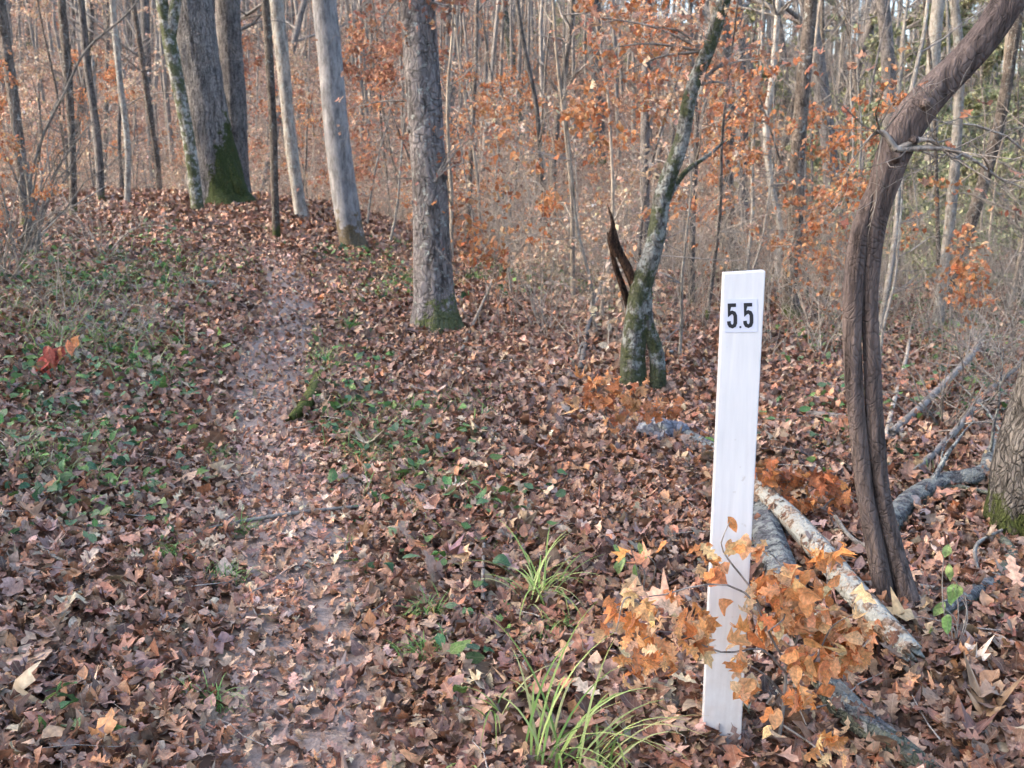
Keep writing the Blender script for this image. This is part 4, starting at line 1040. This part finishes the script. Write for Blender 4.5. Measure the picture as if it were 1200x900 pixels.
# beech saplings: nearer ones placed where the photograph shows orange foliage
bplaces = [(0, 700, 9.5, 1.0, 'orange-leaved beech sapling behind and left of the crooked lichened tree'), (2, 800, 8.6, 1.05, 'orange-leaved beech sapling in front of the trees left of the white post top'),
           (1, 830, 11.5, 1.0, 'tall orange beech sapling directly behind the white post'), (0, 875, 12.5, 1.0, 'orange beech sapling seen just over the white post'),
           (3, 745, 13, .8, 'tall pale orange beech sapling behind the crooked lichened tree'), (2, 600, 12.5, 1.0, 'low pale orange beech sapling right of the stout knotted tree'),
           (4, 455, 16, 1.0, 'rust-red beech sapling between the pale blue-grey tree and the stout knotted tree'), (4, 430, 19.5, 1.1, 'rust-red beech sapling close behind the pale blue-grey tree'),
           (1, 560, 17, .9, 'orange beech sapling on the slope right of the stout knotted tree'), (2, 650, 15, 1.2, 'pale orange beech sapling in the dip in mid-picture'),
           (0, 1040, 8.5, .75, 'small orange beech sapling behind the twisted tree'), (1, 950, 15, 1.0, 'orange beech sapling behind the dark slim tree'),
           (4, 300, 24, 1.2, 'rust-red beech sapling behind the massive mossy tree'), (3, 350, 27, 1.0, 'orange beech sapling between the two groups of trail-side trees'),
           (1, 120, 25, 1.0, 'orange beech sapling beyond the crest left of the slim forked tree'), (3, 60, 26, .9, 'orange beech sapling beyond the crest near the left edge'),
           (0, 20, 8.5, .55, 'small orange beech sapling under the bare arching bush'), (0, 680, 20, 1.2, 'orange beech sapling deeper in the dip in mid-picture'), (1, 500, 24, 1.1, 'orange beech sapling deep behind the stout knotted tree')]
for (k_, px, Y, sc, lab) in bplaces:
    place(bee[k_], px, Y, lab, 'beech saplings holding orange leaves', 'sapling', g, sc)
for q in range(75):
    Y = g.uniform(22, 70); px = g.uniform(-60, 1260)
    if px > 950 and g.uniform() < .5: continue
    k_ = int(g.choice([0, 3, 3, 4 if px < 480 else 2, 1]))
    place(bee[k_], px, Y, ('rust' if k_ == 4 else 'pale orange' if k_ in (2, 3) else 'orange') + '-leaved beech sapling among many on the far hillside', ('rust' if k_ == 4 else 'pale orange' if k_ in (2, 3) else 'orange') + ' beech saplings on the far hillside', 'sapling', g, g.uniform(.8, 1.4))
for (px, Y, k_, sc) in [(1090, 24, 0, 1.0), (1150, 27, 0, 1.1), (1010, 28, 1, 1.2), (1200, 22, 1, 1.2), (1060, 30, 0, 1.1), (960, 33, 0, 1.0), (1120, 18, 1, .9), (1070, 20, 0, .8), (1180, 31, 0, 1.3), (1000, 24, 1, 1.1), (1040, 38, 0, 1.4), (1130, 40, 0, 1.5), (700, 60, 0, 1.5), (640, 64, 0, 1.4), (950, 42, 0, 1.9), (1010, 36, 0, 1.8), (1060, 44, 0, 2.1), (1105, 33, 0, 1.7), (1150, 42, 0, 2.0), (1195, 36, 0, 1.8), (1240, 40, 0, 2.0), (980, 52, 0, 2.2), (1090, 56, 0, 2.3), (1180, 54, 0, 2.2), (880, 55, 0, 2.0)]:
    place(evg[k_], px, Y, 'pale green leafy shrub among the woods beyond the dip', 'pale green shrubs beyond the dip', 'shrub', g, sc)
names_big = ['thick grey', 'medium brown', 'large grey', 'pale-barked', 'slim brown']
names_thin = ['tan', 'grey', 'pale', 'brown', 'small tan']
for q in range(58):
    Y = g.uniform(24, 75); px = g.uniform(-80, 1280); k_ = int(g.integers(5))
    if 400 < px < 860 and g.uniform() < .75: px = g.choice([g.uniform(-80, 200), g.uniform(900, 1280)]); Y = max(Y, 34)
    lab = names_big[k_] + ' bare tree among the woods ' + ('low' if Y < 45 else 'high') + ' on the far hillside'
    place(big[k_], px, Y, lab, lab.replace('tree', 'trees'), 'tree', g, g.uniform(.8, 1.15))
for q in range(105):
    Y = 11 + 42 * g.uniform() ** 1.2; px = g.uniform(-60, 1260)
    if px < 520 and Y < 23: px = g.uniform(540, 1260)
    if 520 < px < 760 and g.uniform() < .5: px = g.uniform(860, 1260)
    k_ = int(g.integers(5))
    zone = 'in the dip before the far hillside' if Y < 27 else 'on the lower part of the far hillside'
    lab = names_thin[k_] + ' bare sapling among many ' + zone
    place(thin[k_], px, Y, lab, lab.replace('sapling', 'saplings'), 'sapling', g, g.uniform(.7, 1.2))
# unseen trees added to the left and behind to shade the foreground
for (x, y, k_) in [(-7, -1, 0), (-9, 3, 2), (-6, -5, 1), (-12, 0, 3), (-14, 6, 0), (-3, -6, 4), (-11, -8, 2), (-17, -3, 1), (-10, 8, 4), (-20, 4, 2), (3, -5, 1), (-8.5, 5.5, 1), (-15, 11, 3), (-18, 14, 1), (7, -2, 3)]:
    copy_tree(big[k_], (x, y, h1(x, y)), x * 3 + y, 1.0, 'unseen bare tree added outside the picture to shade the foreground', 'unseen bare trees added for shade')['category'] = 'tree'

ev = proto_beech(12, 421, 5200, .13, pal=EVG * .35, mt='green'); ev.name = 'added_shade_evergreen'  # unseen leafy evergreens, added to keep the sun off the foreground
ev.location = (-10.5, 2.2, h1(-10.5, 2.2)); tag(ev, 'unseen broad evergreen tree added outside the picture to the left to shade the foreground', 'tree', 'unseen evergreens added for shade')
for (x, y, a_) in [(-10, -1.2, 1), (-12.5, 5.4, 2), (-15, 8.6, 3), (-13, .5, 4), (-11, 3.8, 5)]:
    copy_tree(ev, (x, y, h1(x, y)), a_, 1.0, 'unseen broad evergreen tree added outside the picture to the left to shade the foreground')

# ------------------------------------------------------------------ masses nobody could count
mb = MB(); g = np.random.default_rng(88)
for q in range(1000):
    Y = g.uniform(40, 120); x = g.uniform(-.62, .62) * Y; Hh = g.uniform(6, 15); r = g.uniform(.03, .12); z = h1(x, Y)
    lean = g.normal(0, .05, 2)
    top_ = np.array([x + lean[0] * Hh, Y + lean[1] * Hh, z + Hh]); b0 = np.array([x, Y, z - .2])
    mid = (top_ + b0) / 2 + g.normal(0, .2, 3)
    mb.tube([b0, mid, top_], [r, r * .7, r * .15], 4)
    for w in range(11):
        t = g.uniform(.12, .95); p = b0 + (top_ - b0) * t; a = g.uniform(0, 6.28); L = g.uniform(.8, 3) * (1.2 - .6 * t)
        e = p + np.array([math.cos(a) * L * .7, math.sin(a) * L * .7, L * g.uniform(.2, .9)])
        mb.tube([p, (p + e) / 2 + g.normal(0, .12, 3), e], [r * .35, r * .22, .006], 3)
        for w2 in range(2):
            p2 = p + (e - p) * g.uniform(.3, .9); e2 = p2 + g.normal(0, .6, 3) * np.array([1, 1, .6]) + np.array([0, 0, .3])
            mb.tube([p2, (p2 + e2) / 2, e2], [.014, .010, .005], 3)
tag(mb.build('far_woods', M['twig']), 'dense mass of bare grey trees covering the top of the far hillside', 'woods', kind='stuff')
mb = MB()
for q in range(6500):
    Y = 8.5 + 34 * g.uniform() ** .9; x = g.uniform(-.6, .6) * Y
    if x < -.03 * Y and Y < 22: continue
    if Y < 13 and g.uniform() < .5: continue
    z = h1(x, Y); L = g.uniform(.4, 1.3 + .03 * Y); d = g.normal(0, .22, 3); d[2] = 1
    n = 4; P = [np.array([x, Y, z - .02])]
    for i in range(n):
        d = d + g.normal(0, .14, 3); P.append(P[-1] + d * L / n)
    r = g.uniform(.003, .007)
    mb.tube(P, np.linspace(r, r * .4, n + 1), 3)
    for w in range(4):
        i = int(g.integers(1, n + 1)); e = P[i] + g.normal(0, .28, 3) + np.array([0, 0, .18])
        mb.tube([P[i], (P[i] + e) / 2 + g.normal(0, .03, 3), e], [r * .6, r * .5, r * .3], 3)
tag(mb.build('undergrowth', M['tan']), 'thin tan and grey brush stems filling the dip below the hillside', 'undergrowth', kind='stuff')
mb = MB()
n = 52000; Y = g.uniform(28, 90, n); x = g.uniform(-.62, .62, n) * Y
f = vnoise(x * .35, Y * .25, 12) + .35 * (x < .28 * Y) ; kp = f > .62; x, Y = x[kp], Y[kp]; n = len(x)
z = H(x, Y) + g.uniform(.2, 1, n) ** 1.5 * 4.5 * vnoise(x * .8, Y * .5, 14)
batch(mb, LOW, np.stack([x, Y, z], -1), g.normal(0, 1, (n, 3)) + np.array([0, 0, -.4]), g.normal(0, .6, (n, 3)) + np.array([0, 0, .8]), g.uniform(.09, .17, n), pick(np.vstack([ORANGE, PALEO, PALEO, PALEO * np.array([.9, 1.0, 1.1])]), n, g), .5, 5)
for q in range(1500):
    i = int(g.integers(n)); p = np.array([x[i], Y[i], z[i]]); b0 = np.array([x[i] + g.normal(0, .3), Y[i], h1(x[i], Y[i]) - .05])
    mb.tube([b0, (b0 + p) / 2 + g.normal(0, .1, 3), p], [.015, .012, .005], 3)
# stems carry bark colour
nv_ = sum(len(a) for a in mb.v); nc = sum(len(a) for a in mb.c)
mb.c.append(np.tile(np.array([[.3, .26, .22, 1]], np.float32), (nv_ - nc, 1))); mb.u.append(np.zeros((nv_ - nc, 3), np.float32))
tag(mb.build('autumn_understory', M['beech']), 'haze of orange leaves on the understory of the far hillside', 'understory', kind='stuff')

# ------------------------------------------------------------------ hanging oak leaves on the stout tree and the twisted tree
def spray(label, name, start, ends, Y, n, size, pal, seed, T=OAK, spread=.07):
    g = np.random.default_rng(seed); b0 = at(*start, Y); mb = MB(); tips = []
    root = empty(name, b0, label, 'branch')
    for e in ends:
        P = [b0, (b0 + at(*e, Y)) / 2 + Vector((0, 0, .05)), at(*e, Y)]
        pts, rad, _ = smooth_path(P, [.011, .007, .002], 12); mb.tube(pts, rad, 5)
        for q in range(7):
            i = int(g.integers(3, 12)); branch(g, mb, pts[i], (g.normal(), g.normal() * .6, g.normal() * .6), g.uniform(.15, .45), .0025, 1, 3, tips=tips, n=4)
    mb.build('twigs', M['twig'], root, origin=b0)
    leaves_on(g, tips, n, size, pal, T, droop=.8, spread=spread, seed=seed).build('leaves', M['beech'], root, origin=b0)
YA = ptsA[0][1]
def spray_on(root, ends, start, Y, n, size, pal, seed, spread=.07):
    g = np.random.default_rng(seed); mb = MB(); tips = []; b0 = at(*start, Y)
    for e in ends:
        P = [b0, (b0 + at(*e, Y)) / 2 + Vector((0, 0, .05)), at(*e, Y)]
        pts, rad, _ = smooth_path(P, [.012, .008, .002], 12); mb.tube(pts, rad, 5)
        for q in range(7):
            i = int(g.integers(3, 12)); branch(g, mb, pts[i], (g.normal(), g.normal() * .6, g.normal() * .6), g.uniform(.15, .5), .003, 1, 3, tips=tips, n=4)
    o = root.location
    mb.build('leafy_branch', M['twig'], root, origin=o)
    leaves_on(g, tips, n, size, pal, OAK, droop=.8, spread=spread, seed=seed).build('leaves', M['beech'], root, origin=o)
spray_on(rootA, [(420, 10), (440, -20), (400, 30), (430, 60)], (488, -30), YA - .1, 150, .09, RUST, 501)
spray_on(rootA, [(560, 30), (545, -10), (580, -15)], (492, 0), YA - .1, 90, .09, RUST, 502)
spray_on(rootA, [(545, 160), (565, 150), (548, 190)], (507, 215), YA - .15, 50, .075, RUST, 503, .05)
spray_on(rootH, [(690, 60), (720, 90), (760, 30), (700, 20)], (828, 60), YH, 170, .085, ORANGE, 504, .1)
spray_on(rootH, [(880, 70), (900, 50), (870, 110)], (815, 100), YH, 110, .085, ORANGE, 505, .1)
spray_on(rootV, [(1010, 170), (1180, 215), (1120, 190)], (1050, 175), YV - .05, 26, .055, RUST, 506, .04)
spray_on(rootA, [(470, 150), (400, 130)], (500, 120), YA + .2, 40, .08, ORANGE, 507)

# ------------------------------------------------------------------ hazy air
mb = MB(); mb.box(-330, 330, -66, 436, float(Z.min()) - 1, float(Z.max()) + 26)
m, nt, b = mat('thin_haze'); nt.nodes.remove(b)
pv = nt.nodes.new('ShaderNodeVolumePrincipled'); pv.inputs['Color'].default_value = (.97, .95, .92, 1); pv.inputs['Density'].default_value = .0075; pv.inputs['Anisotropy'].default_value = .2
nt.links.new(pv.outputs[0], nt.nodes['Material Output'].inputs['Volume'])
tag(mb.build('haze', m, smooth=False), kind='stuff')

# ------------------------------------------------------------------ light, sky, camera
AZ = math.atan2(-.92, -.06)          # sun sits to the left, slightly behind
EL = R(33)
w = bpy.data.worlds.new('World'); S.world = w; w.use_nodes = True
nt = w.node_tree; bg = nt.nodes['Background']
sky = nt.nodes.new('ShaderNodeTexSky'); sky.sky_type = 'NISHITA'; sky.sun_disc = False
sky.sun_elevation = EL; sky.sun_rotation = AZ; sky.air_density = 1.0; sky.dust_density = 4.0; sky.ozone_density = 1.0
nt.links.new(sky.outputs[0], bg.inputs[0]); bg.inputs[1].default_value = .15
ld = bpy.data.lights.new('sun', 'SUN'); ld.energy = 4.3; ld.angle = R(2.5); ld.color = (1, .94, .87)
lo = bpy.data.objects.new('sun', ld); C.objects.link(lo)
sd = Vector((math.sin(AZ) * math.cos(EL), math.cos(AZ) * math.cos(EL), math.sin(EL)))
lo.rotation_euler = sd.to_track_quat('Z', 'Y').to_euler(); lo.location = sd * 50

cd = bpy.data.cameras.new('camera'); co = bpy.data.objects.new('camera', cd); C.objects.link(co)
co.location = CAM; co.rotation_euler = (PI / 2 - PITCH, 0, 0)
cd.sensor_width = 36; cd.lens = FPX / 1200 * 36; cd.clip_start = .05; cd.clip_end = 2000
cd.dof.use_dof = True; cd.dof.focus_distance = 2.5; cd.dof.aperture_fstop = 9
S.camera = co
S.view_settings.view_transform = 'Standard'; S.view_settings.look = 'None'; S.view_settings.gamma = 1; S.view_settings.exposure = 2.3
S.cycles.max_bounces = 6; S.cycles.diffuse_bounces = 3; S.cycles.glossy_bounces = 2; S.cycles.transmission_bounces = 3; S.cycles.caustics_reflective = False; S.cycles.caustics_refractive = False
S.cycles.use_denoising = True
